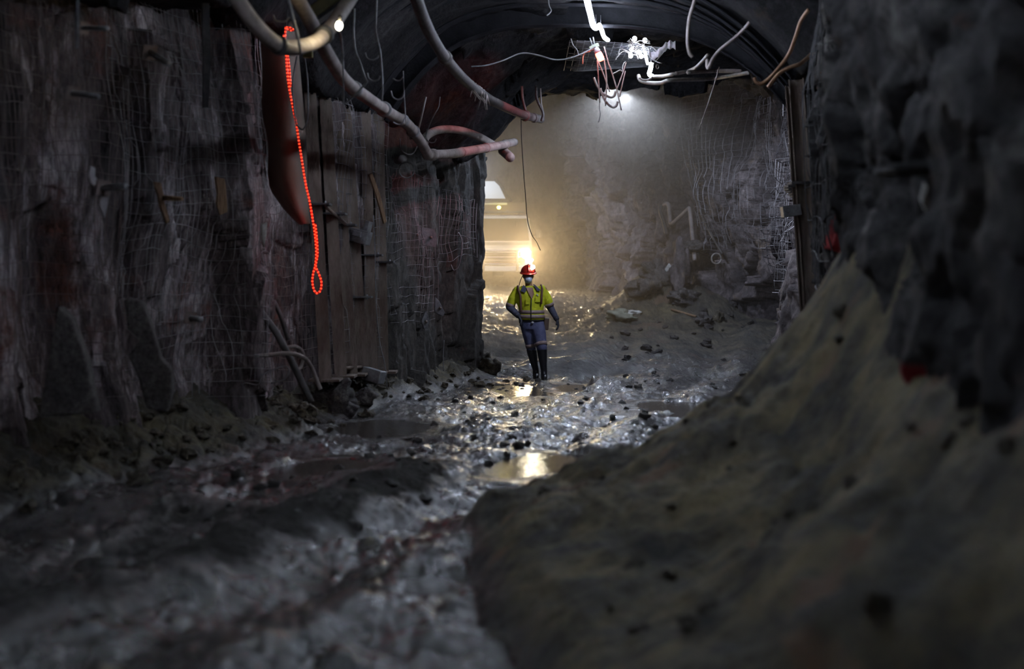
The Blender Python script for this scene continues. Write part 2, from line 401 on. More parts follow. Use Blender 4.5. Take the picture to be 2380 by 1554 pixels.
# ------------------------------------------------------------------ rock walls
class Wall:
    def __init__(s, pts, side, disp):
        P = [Vector((x, y, 0)) for x, y in pts]
        q = smooth_path(P, 24)
        q = np.array([(p.x, p.y) for p in q]); d = np.r_[0, np.cumsum(np.hypot(*np.diff(q, axis=0).T))]
        s.q = q; s.d = d; s.L = d[-1]; s.side = side; s.disp = disp
    def base(s, S):
        x = np.interp(S, s.d, s.q[:, 0]); y = np.interp(S, s.d, s.q[:, 1])
        e = .25
        tx = np.interp(S + e, s.d, s.q[:, 0]) - np.interp(S - e, s.d, s.q[:, 0]); ty = np.interp(S + e, s.d, s.q[:, 1]) - np.interp(S - e, s.d, s.q[:, 1])
        l = np.hypot(tx, ty) + 1e-9
        return x, y, s.side * ty / l, -s.side * tx / l
    def P(s, S, H, off=0.0, lod=9):
        x, y, nx, ny = s.base(S)
        dd = s.disp(x, y, H, S, lod) + off
        return x + nx * dd, y + ny * dd, H
    def s_at_y(s, y):
        i = int(np.argmax(s.q[:, 1] > y)); return float(s.d[i])
    def mesh(s, name, m, ds, h0, h1, nh, s0=0, s1=None):
        n = int(((s1 or s.L) - s0) / ds)
        S, H = np.meshgrid(np.linspace(s0, s1 or s.L, n), np.linspace(h0, h1, nh), indexing='ij')
        x, y, z = s.P(S, H)
        return grid_mesh(name, x, y, np.broadcast_to(z, x.shape), m, flip=(s.side < 0))

def net(wall, s0, s1, h0, h1, ds, dh, off, r, seed=0, ragged=.3, wob=.012):
    """welded mesh draped over a wall: vertical and horizontal wires that bridge the hollows"""
    rg = np.random.default_rng(seed)
    ns = int((s1 - s0) / ds) + 1; nh = int((h1 - h0) / dh) + 1
    k = 2
    S = np.linspace(s0, s1, (ns - 1) * k + 1); H = np.linspace(h0, h1, (nh - 1) * k + 1)
    SS, HH = np.meshgrid(S, H, indexing='ij')
    x, y, nx, ny = wall.base(SS)
    d = wall.disp(x, y, HH, SS, 4)
    def mx(a):
        for ax in (0, 1):
            for _ in range(3):
                a = np.maximum(a, np.maximum(np.roll(a, 1, ax), np.roll(a, -1, ax)))
        b = a
        for _ in range(2):
            b = (b + np.roll(b, 1, 0) + np.roll(b, -1, 0) + np.roll(b, 1, 1) + np.roll(b, -1, 1)) / 5
        return b
    d = np.maximum(d * .4 + mx(d) * .6, d) + off
    d += fbm(SS * 1.2, HH * 1.2, SS * 0 + seed, 2, seed) * .05
    wx = fbm(SS * 2, HH * 2, SS * 0 + 5, 2, seed + 3) * wob * 3; wz = fbm(SS * 1.1, HH * 1.6, SS * 0 + 9, 3, seed + 7) * .07
    # wires sag sideways too
    Px = x + nx * d - ny * wx; Py = y + ny * d + nx * wx; Pz = HH + wz
    V = np.stack([Px, Py, Pz], -1); NN = np.stack([nx, ny, nx * 0], -1)
    mb = MB(); lim = rg.random
    def wire(line, nrm, up):
        rr = r * (0.8 + .5 * rg.random()); b = len(mb.v); a3 = np.array(up)
        for p, q in zip(line, nrm):
            q = Vector(q); u = Vector(up); 
            for a in (0, 2.09, 4.19):
                mb.v.append(Vector(p) + (q * math.cos(a) + u * math.sin(a)) * rr)
        for i in range(len(line) - 1):
            for j in range(3):
                m_ = b + i * 3 + j; n_ = b + i * 3 + (j + 1) % 3
                mb.f.append((m_, n_, n_ + 3, m_ + 3))
    for i in range(0, V.shape[0], k):
        a = int(lim() * ragged * V.shape[1] * .25); b = V.shape[1] - int(lim() * ragged * V.shape[1] * .12)
        tx = Vector((-ny[i, 0], nx[i, 0], 0))
        wire(V[i, a:b], NN[i, a:b], tx)
    for j in range(0, V.shape[1], k):
        a = int(lim() * ragged * V.shape[0] * .12); b = V.shape[0] - int(lim() * ragged * V.shape[0] * .12)
        wire(V[a:b, j], NN[a:b, j], (0, 0, 1))
    return mb

# floor grade: flat to 23 m, then the decline climbs behind the pillar
def ramp(y): return .12 * np.clip(y - 23.0, 0, 8.0) + .055 * np.clip(y - 31.0, 0, None)

def disp_left(x, y, h, S, lod):
    o = 5 if lod > 5 else 3
    big = fbm(x * .45, y * .45, h * .22, 3, 3) * .26
    col = fbm(x * 1.3, y * 1.3, h * .28, 3, 31) * .15
    blk = cells(x * 1.6, y * 1.6, h * .55, 5) * .17 if lod > 1 else 0
    rel = 1.0 - .55 * sstep(19.0, 21.0, y)
    d = (big + col + blk) * rel
    # the netted bulge before the steel sets, and the recess behind it
    d = d + .28 * np.exp(-((y - 14.2) / .7) ** 2) * np.exp(-((h - 2.1) / 1.5) ** 2) - .15 * sstep(3.4, 4.8, h) * sstep(16.0, 14, y)
    d = d + .25 * sstep(.9, 0, h) * sstep(19.5, 15, y) * .6
    d = np.where((y > 15.0) & (y < 19.2), d * .35 + .06, d)
    if lod > 5:
        d = d + cells(x * 4.2, y * 4.2, h * 2.2, 55) * .035 * rel + fbm(x * 5, y * 5, h * 2.4, 4, 77) * .035
    return d
WL = Wall([(-5.4, -3), (-5.1, 2), (-4.75, 6), (-4.3, 9.5), (-3.6, 12), (-3.05, 14.0), (-2.78, 14.85), (-2.98, 15.25), (-2.82, 16.0), (-2.42, 17.0), (-2.02, 18.5), (-1.55, 20),
           (-.95, 22.0), (-.46, 23.5), (-.52, 24.3), (-1.5, 26.5), (-3.2, 29.5), (-4.0, 34), (-4.2, 40), (-4.3, 50)], 1, disp_left)
def disp_right(x, y, h, S, lod):
    big = fbm(x * .5, y * .5, h * .4, 3, 103) * (.30 + .25 * sstep(26, 30, y))
    near = sstep(20, 14, y)
    blk = cells(x * 1.4, y * 1.4, h * 1.1, 105) * (.30 - .16 * near) if lod > 1 else 0
    d = big * (1 - .5 * near) + blk * (1 - .3 * near) - .10 * near
    d = d - .9 * sstep(3.6, 5.2, h) * sstep(9, 5, y)
    if lod > 5:
        d = d + (cells(x * 4, y * 4, h * 3.2, 155) * .05 + fbm(x * 5, y * 5, h * 4, 4, 177) * .05 + ridge(x * 1.3, y * 1.3, h, 4, 188) * .08 * sstep(18, 27, y)) * (1 + .4 * sstep(18, 27, y))
    return d
WR = Wall([(1.5, -3), (1.45, 0), (1.6, 3), (1.78, 6), (2.04, 8.8), (2.62, 10.1), (2.78, 11.1), (2.66, 12.1), (2.74, 12.9), (3.08, 14.4), (3.5, 16.5), (3.95, 19), (4.7, 22.5), (5.5, 25.5), (5.5, 28), (4.5, 30.6), (3.5, 33.2),
           (2.7, 36), (2.2, 40), (2.0, 50)], -1, disp_right)
def struct(o):
    o['kind'] = 'structure'; return o
_sp = WL.s_at_y(18.75)
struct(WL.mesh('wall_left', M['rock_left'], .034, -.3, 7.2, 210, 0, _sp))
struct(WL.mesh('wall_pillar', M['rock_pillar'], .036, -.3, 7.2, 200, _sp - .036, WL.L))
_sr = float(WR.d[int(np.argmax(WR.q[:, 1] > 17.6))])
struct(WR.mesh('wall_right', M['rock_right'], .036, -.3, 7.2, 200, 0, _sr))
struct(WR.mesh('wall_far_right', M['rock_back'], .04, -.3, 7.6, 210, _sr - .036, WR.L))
BK = Wall([(-5.5, 47), (-1, 47.6), (3, 46.8)], 1, lambda x, y, h, S, lod: fbm(x, y, h * .7, 5, 9) * .6)
struct(BK.mesh('wall_back', M['rock_back'], .08, 0, 8.5, 100))
RE = Wall([(-6, -2.6), (-2, -2.9), (2.5, -2.6)], -1, lambda x, y, h, S, lod: fbm(x, y, h, 4, 9) * .3)
struct(RE.mesh('wall_rear', M['rock_roof'], .12, -.3, 6.5, 60))

# ceiling
gx, gy = np.meshgrid(np.linspace(-6.5, 7.5, 320), np.linspace(-3.2, 49, 700), indexing='ij')
mid = .25 * (gy - 17) * sstep(4, 20, gy) + .9 - 1.5 * sstep(4, 0, gy)
mid = np.clip(mid, -1.2, 2.6)
cz = 5.12 - .30 * np.exp(-((gy - 24.3) / 1.4) ** 2) - .75 * sstep(1.0, -.8, gx) * np.exp(-((gy - 21.6) / 1.9) ** 2) - np.minimum(.32 * np.clip(np.abs(gx - mid) - 1.3, 0, 4) ** 2, .95) + .108 * np.clip(gy - 23, 0, None) + fbm(gx * .6, gy * .6, gx * 0, 4, 201) * .22 + cells(gx * 1.2, gy * 1.2, gx * 0 + .5, 203) * .12 + fbm(gx * 4, gy * 4, gx * 0, 3, 209) * .05
# boarded roof over the first five steel sets, following their arch
_v = gy + .277 * (gx + 1.65); _xl = np.interp(_v, [16.5, 18.8], [-2.2, -1.76]); _xr = np.interp(_v, [16.5, 18.8], [3.02, 3.5])
_t = np.clip((gx - _xl) / (_xr - _xl), 0, 1); _band = sstep(15.2, 16.0, _v) * sstep(18.75, 18.45, _v)
_za = 3.74 + 1.26 * (1 - np.abs(2 * _t - 1) ** 3.2) - .3 * (_t - .5) * (1 - np.abs(2 * _t - 1) ** 3) + fbm(gx * 2, gy * 5, gx * 0, 3, 215) * .04
cz = cz * (1 - _band) + _za * _band
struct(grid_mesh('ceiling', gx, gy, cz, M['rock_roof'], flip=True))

# ------------------------------------------------------------------ floor: churned wet mud, tyre ruts, rubble foot on the left, rock bank on the right
_bd = np.array([-9, 0, .12, .29, .6, .82, 1.22, 1.46, 1.67, 1.88, 2.02, 2.15, 2.4, 2.7, 3.6]); _bh = np.array([0, 0, .11, .24, .36, .44, .655, .80, 1.05, 1.29, 1.50, 1.72, 2.0, 2.3, 2.5])
_fy = np.array([-4, 2, 4, 5.8, 7.2, 8.6, 9.2, 9.8, 11, 12.5, 14, 16, 19, 22, 60]); _fx = np.array([.45, .3, .12, -.02, -.16, -.26, -.12, .3, 1.35, 2.0, 2.35, 2.9, 3.5, 6, 9])
def wall_x_left(y): return np.interp(y, WL.q[:, 1][:int(np.argmax(WL.q[:, 1] > 23.4))], WL.q[:, 0][:int(np.argmax(WL.q[:, 1] > 23.4))])
PUD = [(1290, 1078, .75, .8), (1620, 950, .8, 1.2), (880, 985, .55, 1.0), (1205, 905, .5, 1.2), (1330, 898, .4, .8), (760, 1080, .5, .8)]
PUDL = []
def floor_z(x, y, fine=True):
    z, dry = floor_raw(x, y, fine); soil = floor_z.soil
    for (X, Y, rx, ry, L) in PUDL:
        q = np.hypot((x - X) / rx, (y - Y) / ry) + fbm(x * 1.6, y * 1.6, x * 0 + X, 4, 401) * .28
        inn = sstep(1.0, .75, q); z = z * (1 - inn) + np.minimum(z, L - .015 + .012 * vnoise(x * 5, y * 5, x * 0, 403)) * inn
        rim = sstep(.85, 1.0, q) * sstep(1.75, 1.15, q); z = z * (1 - rim) + np.maximum(z, L + .008) * rim
    floor_z.soil = soil
    return z, dry
def floor_raw(x, y, fine=True):
    n = fbm(x * .8, y * .8, x * 0, 3, 301)
    z = ramp(y) + n * .05
    # ruts along the drive: direction (0.27, 1)
    u = x - .27 * (y - 10)
    rut = lambda c, w_: np.exp(-((u - c + .1 * np.sin(y * .5)) / w_) ** 2)
    z = z - .07 * rut(-.55, .25) - .07 * rut(-2.25, .28) + .13 * rut(-1.22, .30) * sstep(13.5, 10, y) * sstep(4, 6, y) + .06 * rut(.05, .2)
    # far ground: a brown heap at the foot of the right wall, wheel hollows in the climb
    z = z + .75 * np.exp(-((x - 3.15) / .8) ** 2 - ((y - 31.2) / 1.3) ** 2) + .4 * np.exp(-((x - 4.2) / .7) ** 2 - ((y - 30) / 1.3) ** 2)
    z = z + .10 * np.sin((x - .3 * y) * 2.0 + 1) * sstep(23, 26, y) * .5
    z = z + .15 * np.exp(-((x - 1.3) / .45) ** 2 - ((y - 20.8) / .5) ** 2)
    # left rubble foot
    wx = wall_x_left(np.clip(y, -3, 23.3))
    dl = x - wx
    foot = np.interp(y, [-3, 8, 12, 17, 20, 23.4, 24.2], [1.0, .9, .95, .75, .6, .35, 0])
    rub = np.clip(1 - dl / (foot + 1e-3), 0, 1.4) ** 1.1 * np.interp(y, [5, 15, 18, 22, 23.6, 24.2], [.42, .44, .34, .2, .12, 0])
    rub = np.where(y < 24.2, rub, 0)
    z = z + rub
    # right bank
    xf = np.interp(y, _fy, _fx)
    wob = fbm(x * .9, y * .9, x * 0, 3, 311) * .12
    hgt = np.interp(x - xf + wob, _bd, _bh)
    bank = hgt
    z = z + bank
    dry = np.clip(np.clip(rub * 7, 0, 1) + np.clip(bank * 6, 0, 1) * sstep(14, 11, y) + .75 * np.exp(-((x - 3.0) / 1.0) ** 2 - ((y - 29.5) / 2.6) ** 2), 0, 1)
    if fine:
        am = 1 - .55 * np.clip(bank * 4, 0, 1)
        z = z + (fbm(x * 3, y * 3, x * 0, 4, 321) * .035 + np.clip(vnoise(x * 7, y * 7, x * 0 + .5, 331) - .2, 0, 1) ** 1.3 * .07 + fbm(x * 14, y * 14, x * 0, 4, 341, .6) * .018) * am
        z = z + dry * (1 - .85 * np.clip(bank * 4, 0, 1)) * (cells(x * 3, y * 3, x * 0 + .3, 351) * .05 + cells(x * 7.5, y * 7.5, x * 0 + .7, 361) * .03)
        z = z + np.clip(bank * 2, 0, 1) * (fbm(x * 1.8, y * 1.8, x * 0, 4, 371) * .10 + fbm(x * 5.5, y * 5.5, x * 0, 4, 373) * .045)
    soil = np.clip(rut(-1.22, .38) * sstep(14, 10.5, y) * sstep(4.5, 6, y) * (1 + .9 * fbm(x * 1.7, y * 1.7, x * 0, 4, 391)) * 1.5 - .35, 0, 1)  # ridge side that reflects nothing, darkened and dulled by this mask
    soil = np.maximum(soil, np.clip(fbm(x * .9, y * .5, x * 0, 4, 395) * 2.2 - 1.25, 0, .7)) * (1 - dry)
    soil = np.maximum(soil, .5 * np.clip(rub * 7, 0, 1))
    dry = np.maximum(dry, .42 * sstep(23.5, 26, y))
    floor_z.soil = soil
    return z, dry
for (px, py, rx, ry) in PUD:
    Y = CAM_H * FPX / (py - HOR); X = (px - 1190) / FPX * Y
    xs, ys = np.meshgrid(np.linspace(X - rx, X + rx, 14), np.linspace(Y - ry, Y + ry, 14))
    PUDL.append((X, Y, rx, ry, float(np.percentile(floor_raw(xs, ys)[0], 38))))
def zf(x, y): return float(floor_z(np.array([float(x)]), np.array([float(y)]))[0][0])
rows = 1100; cols = 620
yy = np.concatenate([[-3.2, -1, .5], 1.6 * np.exp(np.linspace(0, math.log(48.5 / 1.6), rows))])
tt = np.linspace(0, 1, cols)
lo = np.interp(yy, [-3.2, 1, 6, 12, 18, 23, 26, 50], [-6, -6, -5.4, -4.3, -2.9, -1.4, -4.8, -5.2]); hi = np.interp(yy, [-3.2, 1, 10, 20, 26, 50], [2.4, 2.4, 3.4, 4.9, 6.5, 4.5])
FY = np.repeat(yy[:, None], cols, 1); FX = lo[:, None] + (hi - lo)[:, None] * tt[None, :]
FZ, FD = floor_z(FX, FY); FS = floor_z.soil
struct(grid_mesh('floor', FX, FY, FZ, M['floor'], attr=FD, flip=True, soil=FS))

# puddles: flat sheets of water whose shore is where the mud rises through them
def puddle(k, label):
    X, Y, rx, ry, z = PUDL[k]; mb = MB(); n = 48; mb.v.append(Vector((X, Y, z)))
    for i in range(n):
        a = 2 * math.pi * i / n
        mb.v.append(Vector((X + rx * 1.3 * math.cos(a), Y + ry * 1.3 * math.sin(a), z)))
    mb.f = [(0, 1 + i, 1 + (i + 1) % n) for i in range(n)]
    single(mb, 'puddle', M['water'], label, 'puddle', (X, Y, z), 'puddles in the wheel ruts')
puddle(0, 'long shallow puddle before the tip of the dark right bank')
puddle(1, 'puddle beside the right bank, level with the steel sets')
puddle(2, 'puddle at the foot of the rubble below the steel posts')
puddle(3, 'puddle just left of the walking person, catching golden light')
puddle(4, 'small puddle right of the walking person')
puddle(5, 'puddle in the left wheel rut beside the mud ridge')

# ------------------------------------------------------------------ wire mesh sheets
def net_obj(mb, label, m, origin, group=None):
    return single(mb, 'wire_mesh', m, label, 'wire mesh', origin, group, smooth=False)
sA = WL.s_at_y(8.6); sB = WL.s_at_y(12.2); sC = WL.s_at_y(14.9) + .12
net_obj(net(WL, sA, sB + .2, .55, 4.9, .085, .125, .04, .003, 1), 'rusty welded mesh at the far left, in front of red-brown rock', M['wire_rust'], (-3.9, 10.5, .6))
net_obj(net(WL, sB, sC, .42, 4.5, .08, .125, .05, .0032, 2, .25), 'grey welded mesh wrapped round the pale rock bulge left of the red light', M['wire'], (-3.1, 13.6, .4))
s1 = WL.s_at_y(15.4); s2 = WL.s_at_y(17.0)
net_obj(net(WL, s1, s2, .3, 2.4, .11, .12, .08, .0032, 3), 'dark rusty mesh low in the recess behind the red light', M['wire_rust'], (-2.8, 16, .3))
net_obj(net(WL, WL.s_at_y(17.0), WL.s_at_y(18.9), .4, 4.4, .11, .13, .08, .0032, 4), 'mesh seen in strips between the left steel posts', M['wire'], (-2.2, 18, .4))
net_obj(net(WL, WL.s_at_y(19.0), WL.s_at_y(21.2), 1.0, 3.1, .12, .12, .03, .0034, 5, .8), 'torn mesh on the shotcrete pillar just right of the steel posts', M['wire'], (-1.5, 20, 1))
net_obj(net(WL, WL.s_at_y(21.6), WL.s_at_y(23.2), 1.9, 2.9, .12, .12, .02, .0034, 6, .9), 'small remnant of mesh near the pillar corner', M['wire'], (-.8, 22.6, 2))
# (the far right wall's sheets)
def s_right(y0): 
    k = np.where(WR.q[:, 1] > y0)[0][0]; return float(WR.d[k])
net_obj(net(WR, s_right(19.5), s_right(26.5), 1.4, 5.2, .19, .14, .20, .005, 7, wob=.004), 'sagging mesh on the right wall beyond the steel leg', M['wire'], (4.6, 23, 1.5))
net_obj(net(WR, s_right(27.2), s_right(31.2), 2.2, 5.8, .19, .14, .20, .006, 8, wob=.004), 'mesh hanging down the far right corner under the white light', M['wire'], (4.7, 29.5, 2.4))
net_obj(net(WR, s_right(9.5), s_right(14.8), 1.5, 4.6, .15, .30, .05, .006, 9), 'blurred mesh on the dark near right wall', M['darksteel'], (2.8, 12.5, 1.5))
# roof mesh panel past the crown beam
mb = MB(); R_ = random.Random(4)
for i in range(24):
    y = 19.1 + i * .10; mb.tube([(x, y, 4.76 + .05 * math.sin(x * 2 + y) + (y - 19.7) * .01 - .04 * abs(x - 1.5)) for x in np.linspace(.75 + R_.random() * .2, 2.05, 12)], .006, 4)
for i in range(14):
    x = .78 + i * .10; mb.tube([(x, y, 4.768 + .05 * math.sin(x * 2 + y) + (y - 19.7) * .01 - .04 * abs(x - 1.5)) for y in np.linspace(19.1, 21.4, 10)], .006, 4)
single(mb, 'roof_mesh', M['steel'], 'mesh panel under the roof, brightly lit by the white lights', 'wire mesh', (1.3, 21, 4.86))

# ------------------------------------------------------------------ steel sets (legs + crown beam)
def h_beam(mb, pts, w=.17, d=.17, t=.014, out=Vector((0, 0, 1)), along=Vector((0, 1, 0))):
    """H section swept along pts; flanges face +-out direction computed from path, web between"""
    P = [Vector(p) for p in pts]
    prof = [(-w / 2, -d / 2), (w / 2, -d / 2), (w / 2, -d / 2 + t), (t / 2, -d / 2 + t), (t / 2, d / 2 - t), (w / 2, d / 2 - t), (w / 2, d / 2), (-w / 2, d / 2), (-w / 2, d / 2 - t), (-t / 2, d / 2 - t), (-t / 2, -d / 2 + t), (-w / 2, -d / 2 + t)]
    base = len(mb.v); n = len(prof)
    for i, p in enumerate(P):
        tn = (P[min(i + 1, len(P) - 1)] - P[max(0, i - 1)]).normalized()
        a = (along - tn * along.dot(tn)).normalized(); b = tn.cross(a)
        for (x, y) in prof: mb.v.append(p + a * x + b * y)
    for i in range(len(P) - 1):
        for j in range(n):
            q = base + i * n + j; r2 = base + i * n + (j + 1) % n
            mb.f.append((q, r2, r2 + n, q + n))
    for k in (0, len(P) - 1):
        f = tuple(base + k * n + j for j in range(n)); mb.f.append(f if k else f[::-1])

legs = []   # (px bottom, py bottom, px top, py top, Y)
L_ = [(757, 880, 712, 60, 16.5), (792, 872, 752, 150, 17.0), (818, 868, 778, 250, 17.5), (845, 866, 803, 250, 17.9), (866, 864, 850, 300, 18.35), (891, 862, 880, 300, 18.8)]
rt = [(3.02, 15.1), (3.08, 15.6), (3.18, 16.1), (3.28, 16.5), (3.40, 16.95), (3.50, 17.4)]
DRV = Vector((.26, .965, 0))
ordn = ['nearest', 'second', 'third', 'fourth', 'fifth', 'farthest']
for i, (bx_, by_, tx_, ty_, Y) in enumerate(L_):
    b = at(bx_, by_, Y); b.z = max(b.z, .1)
    tp = b + (at(tx_, ty_, Y) - at(bx_, by_, Y)) * ((3.75 - b.z) / (at(tx_, ty_, Y).z - b.z))
    tp.z = 3.75
    label = {0: 'nearest steel set, its left leg right behind the red rope light', 1: 'second steel set, leg standing just right of the red rope light',
             2: 'third steel set, leg left of the pale clamp bracket', 3: 'fourth steel set with the pale clamp bracket on its left leg',
             4: 'fifth steel set, narrow leg right of the clamp bracket', 5: 'last steel set, its left leg against the shotcrete pillar'}[i]
    T = thing('steel_set', label, 'steel arch', (b.x, b.y, b.z), 'steel sets holding up the drive')
    tr = Vector((rt[i][0], rt[i][1], 3.7)); br = Vector((rt[i][0] + .22, rt[i][1] - .05, .3))
    mb = MB(); h_beam(mb, [b + (tp - b) * k for k in (0, .3, .62, .8, 1)], along=Vector((1, .1, 0)), w=.14, d=.17); part(mb, 'leg', M['rust'], T, smooth=False)
    mb = MB(); h_beam(mb, [br + (tr - br) * k for k in (0, .4, .8, 1)], along=DRV, w=.19, d=.16); part(mb, 'leg', M['rust'], T, smooth=False)
    arc = []; last = i == 5
    for k in range(31):
        t = k / 30; p = tp.lerp(tr, t); p.z = 3.75 + (1.20 if last else 1.3) * (1 - abs(2 * t - 1) ** 3.2) - .3 * (t - .5) * (1 - abs(2 * t - 1) ** 3); arc.append(p)
    mb = MB(); h_beam(mb, arc, along=DRV, w=.20, d=.30 if last else .14); part(mb, 'crown_beam', M['crown'], T, smooth=False)
    for q, rr in ((b, 0), (br, 0)):
        mb = MB(); mb.box(q + Vector((0, 0, -.01)), (.36, .34, .03)); part(mb, 'base_plate', M['rust'], T, smooth=False, bevel=.004)
    # bolted flange joints on the left leg, at the photo's heights
    for jy in ({0: (475,), 1: (497,), 2: (523,), 3: (537, 690), 4: (593,), 5: (609,)}[i]):
        zj = CAM_H - (jy - HOR) / FPX * Y; c = b + (tp - b) * ((zj - b.z) / (tp.z - b.z))
        mb = MB(); mb.box(c + Vector((.02, -.03, 0)), (.31, .26, .025)); fl = part(mb, 'joint_flange', M['darksteel'], T, smooth=False, bevel=.004)
        for dx in (-.11, .12): part(MB().tube([c + Vector((dx, -.12, -.03)), c + Vector((dx, -.12, .035))], .014, 6), 'bolt', M['steel'], T)
    for jz in (2.6,):
        c = br + (tr - br) * ((jz - br.z) / (tr.z - br.z))
        mb = MB(); mb.box(c, (.30, .26, .03)); part(mb, 'joint_flange', M['darksteel'], T, smooth=False, bevel=.004)
    if i == 3:
        c = at(836, 549, 17.75)
        mb = MB(); RR = Matrix.Rotation(.25, 3, 'Y') @ Matrix.Rotation(-.35, 3, 'Z')
        mb.box(c, (.27, .14, .17), RR); mb.box(c + Vector((-.02, -.06, .03)), (.12, .06, .07), RR); mb.box(c + Vector((.1, 0, .11)), (.06, .12, .16), RR)
        part(mb, 'clamp_bracket', M['steel'], T, smooth=False, bevel=.008, label='pale grey bolted clamp bracket')
        c = at(868, 872, 17.75); mb = MB(); mb.box(c, (.26, .18, .16), RR); part(mb, 'foot_clamp', M['steel'], T, smooth=False, bevel=.01)
    if i == 0:
        c = at(1838, 490, 15.0); mb = MB(); RR = Matrix.Rotation(-.14, 3, 'Y')
        mb.box(c, (.19, .16, .12), RR); mb.tube([c + Vector((-.05, -.1, 0)), c + Vector((-.05, -.07, 0))], .025, 8)
        part(mb, 'clamp_bracket', M['steel'], T, smooth=False, bevel=.006, label='pale grey clamp box on the right leg')
# spreader bars between the left legs
for k, (a, b, lab) in enumerate([((745, 885, 16.3), (800, 880, 17.2), 'lower spreader bar at the foot of the first two left posts'),
                        ((795, 855, 17.0), (850, 852, 18.0), 'spreader bar at the foot of the middle left posts'),
                        ((757, 480, 16.4), (805, 522, 17.4), 'spreader bar at mid height between the first left posts')]):
    single(MB().tube([at(*a), at(*b)], .022, 8), 'spreader_bar', M['rust'], lab, 'bar', at(*a), 'spreader bars between the steel posts')
# smooth brown lagging sheet behind the rope
mb = MB(); cols_ = 12
prof = [(612 + (706 - 612) * j / cols_, 15.55 - .28 * math.sin(math.pi * j / cols_ * .9)) for j in range(cols_ + 1)]
for k, py in enumerate(np.linspace(40, 520, 14)):
    for (px, Y) in [(q[0] + (706 - q[0]) * max(0, (py - 380) / 140) ** 2 * .8, q[1]) for q in prof]:
        dy = 26 * (py < 300) * (300 - py) / 300
        p = at(px + (py - 300) * .05 - dy * .4, py, Y + .03 * math.sin(py * .03)); mb.v.append(p)
n_ = cols_ + 1
for k in range(13):
    for j in range(cols_): a = k * n_ + j; mb.f.append((a, a + 1, a + n_ + 1, a + n_))
o = single(mb, 'lagging_sheet', M['lag'], 'smooth brown curved sheet left of the red rope light', 'sheet', at(655, 520, 15.5))
s_ = o.modifiers.new('thickness', 'SOLIDIFY'); s_.thickness = .02

# ------------------------------------------------------------------ pipes
def pipe(name, label, cat, pts, r, m, collars=(), n=8, group=None, cmat=None):
    P = pxpath(pts, n); o = P[0].copy()
    T = thing(name, label, cat, o, group)
    part(MB().tube(P, r, 14), 'pipe_body', m, T)
    for (t, w_, k) in collars:
        i = max(1, min(len(P) - 2, int(t * (len(P) - 1)))); d = (P[i + 1] - P[i - 1]).normalized()
        mb = MB(); mb.tube([P[i] - d * w_, P[i] - d * w_ * .7, P[i] + d * w_ * .7, P[i] + d * w_], [r * 1.05, r * k, r * k, r * 1.05], 14); part(mb, 'collar', cmat or m, T)
    return T
pipe('poly_pipe', 'fat poly pipe sagging in a U at the top left before the rope light', 'pipe',
     [(515, -60, 10.4), (560, 12, 10.6), (605, 70, 10.8), (650, 106, 11.0), (690, 110, 11.2), (735, 96, 11.5), (770, 62, 11.8), (800, 18, 12.1), (850, -60, 12.4)], .061, M['pipe'],
     [(.38, .03, 1.25), (.70, .04, 1.3)], cmat=M['darksteel'])
pipe('poly_pipe', 'long dusty pipe running down past the small bulb to the steel posts', 'pipe',
     [(668, -40, 11.6), (716, 40, 12.2), (755, 115, 12.8), (800, 185, 13.6), (850, 225, 14.6), (905, 262, 15.8), (945, 287, 16.8), (975, 325, 17.6), (996, 362, 18.2)], .064, M['pipe'],
     [(.44, .05, 1.25), (.6, .03, 1.35), (.72, .04, 1.2), (.82, .04, 1.2)], group=None, cmat=M['cable'])
pipe('poly_pipe', 'level pipe joining the long pipe and crossing the reddish pillar top', 'pipe',
     [(990, 360, 18.2), (1050, 357, 18.8), (1110, 347, 19.8), (1160, 338, 20.8), (1195, 330, 21.6)], .062, M['pipe'], [(.08, .05, 1.25), (.35, .03, 1.15), (.62, .03, 1.15), (.85, .03, 1.15)])
pipe('poly_pipe', 'thin-walled pipe arching above the level pipe over red-lit rock', 'pipe',
     [(985, 345, 18.6), (990, 318, 18.9), (1020, 302, 19.4), (1065, 302, 20), (1110, 316, 20.6), (1150, 338, 21.2)], .055, M['pipe'])
pipe('poly_pipe', 'upper pipe wrapped in torn tape, slanting down from the roof to a blunt end', 'pipe',
     [(955, -40, 13.2), (985, 45, 14.0), (1015, 105, 14.9), (1055, 160, 15.9), (1095, 200, 17.0), (1140, 232, 18.2), (1190, 256, 19.4), (1225, 270, 20.2), (1257, 277, 20.8)], .061, M['pipe_dark'],
     [(.32, .05, 1.3), (.86, .04, 1.3), (.95, .03, 1.15)])
pipe('pipe_stub', 'short grey pipe stub poking out below the level pipe at the pillar corner', 'pipe', [(1168, 350, 21.3), (1180, 360, 21.1), (1186, 366, 20.9)], .07, M['pipe'])
pipe('pipe_stub', 'open round pipe end facing out beside the bend of the long pipe', 'pipe', [(925, 372, 18.2), (930, 371, 17.9), (936, 370, 17.6)], .055, M['pipe_dark'])
pipe('leaning_pipe', 'rusty pipe leaning from the mesh down to the rubble', 'pipe', [(598, 712, 14.6), (640, 770, 14.6), (661, 807, 14.6), (690, 865, 14.6), (724, 935, 14.6)], .035, M['pipe_dark'], [(.05, .02, 1.1)])
pipe('leaning_pipe', 'thinner dark pipe leaning behind the rusty one', 'pipe', [(612, 640, 15.1), (632, 690, 15.1), (655, 740, 15.1), (670, 790, 15.1)], .026, M['pipe_dark'])
pipe('loose_hose', 'hose curling over the leaning pipe into the rubble', 'hose', [(545, 829, 14.5), (610, 826, 14.45), (668, 821, 14.4), (705, 830, 14.5), (722, 850, 14.7), (735, 880, 14.8), (745, 905, 14.8)], .022, M['pipe'])
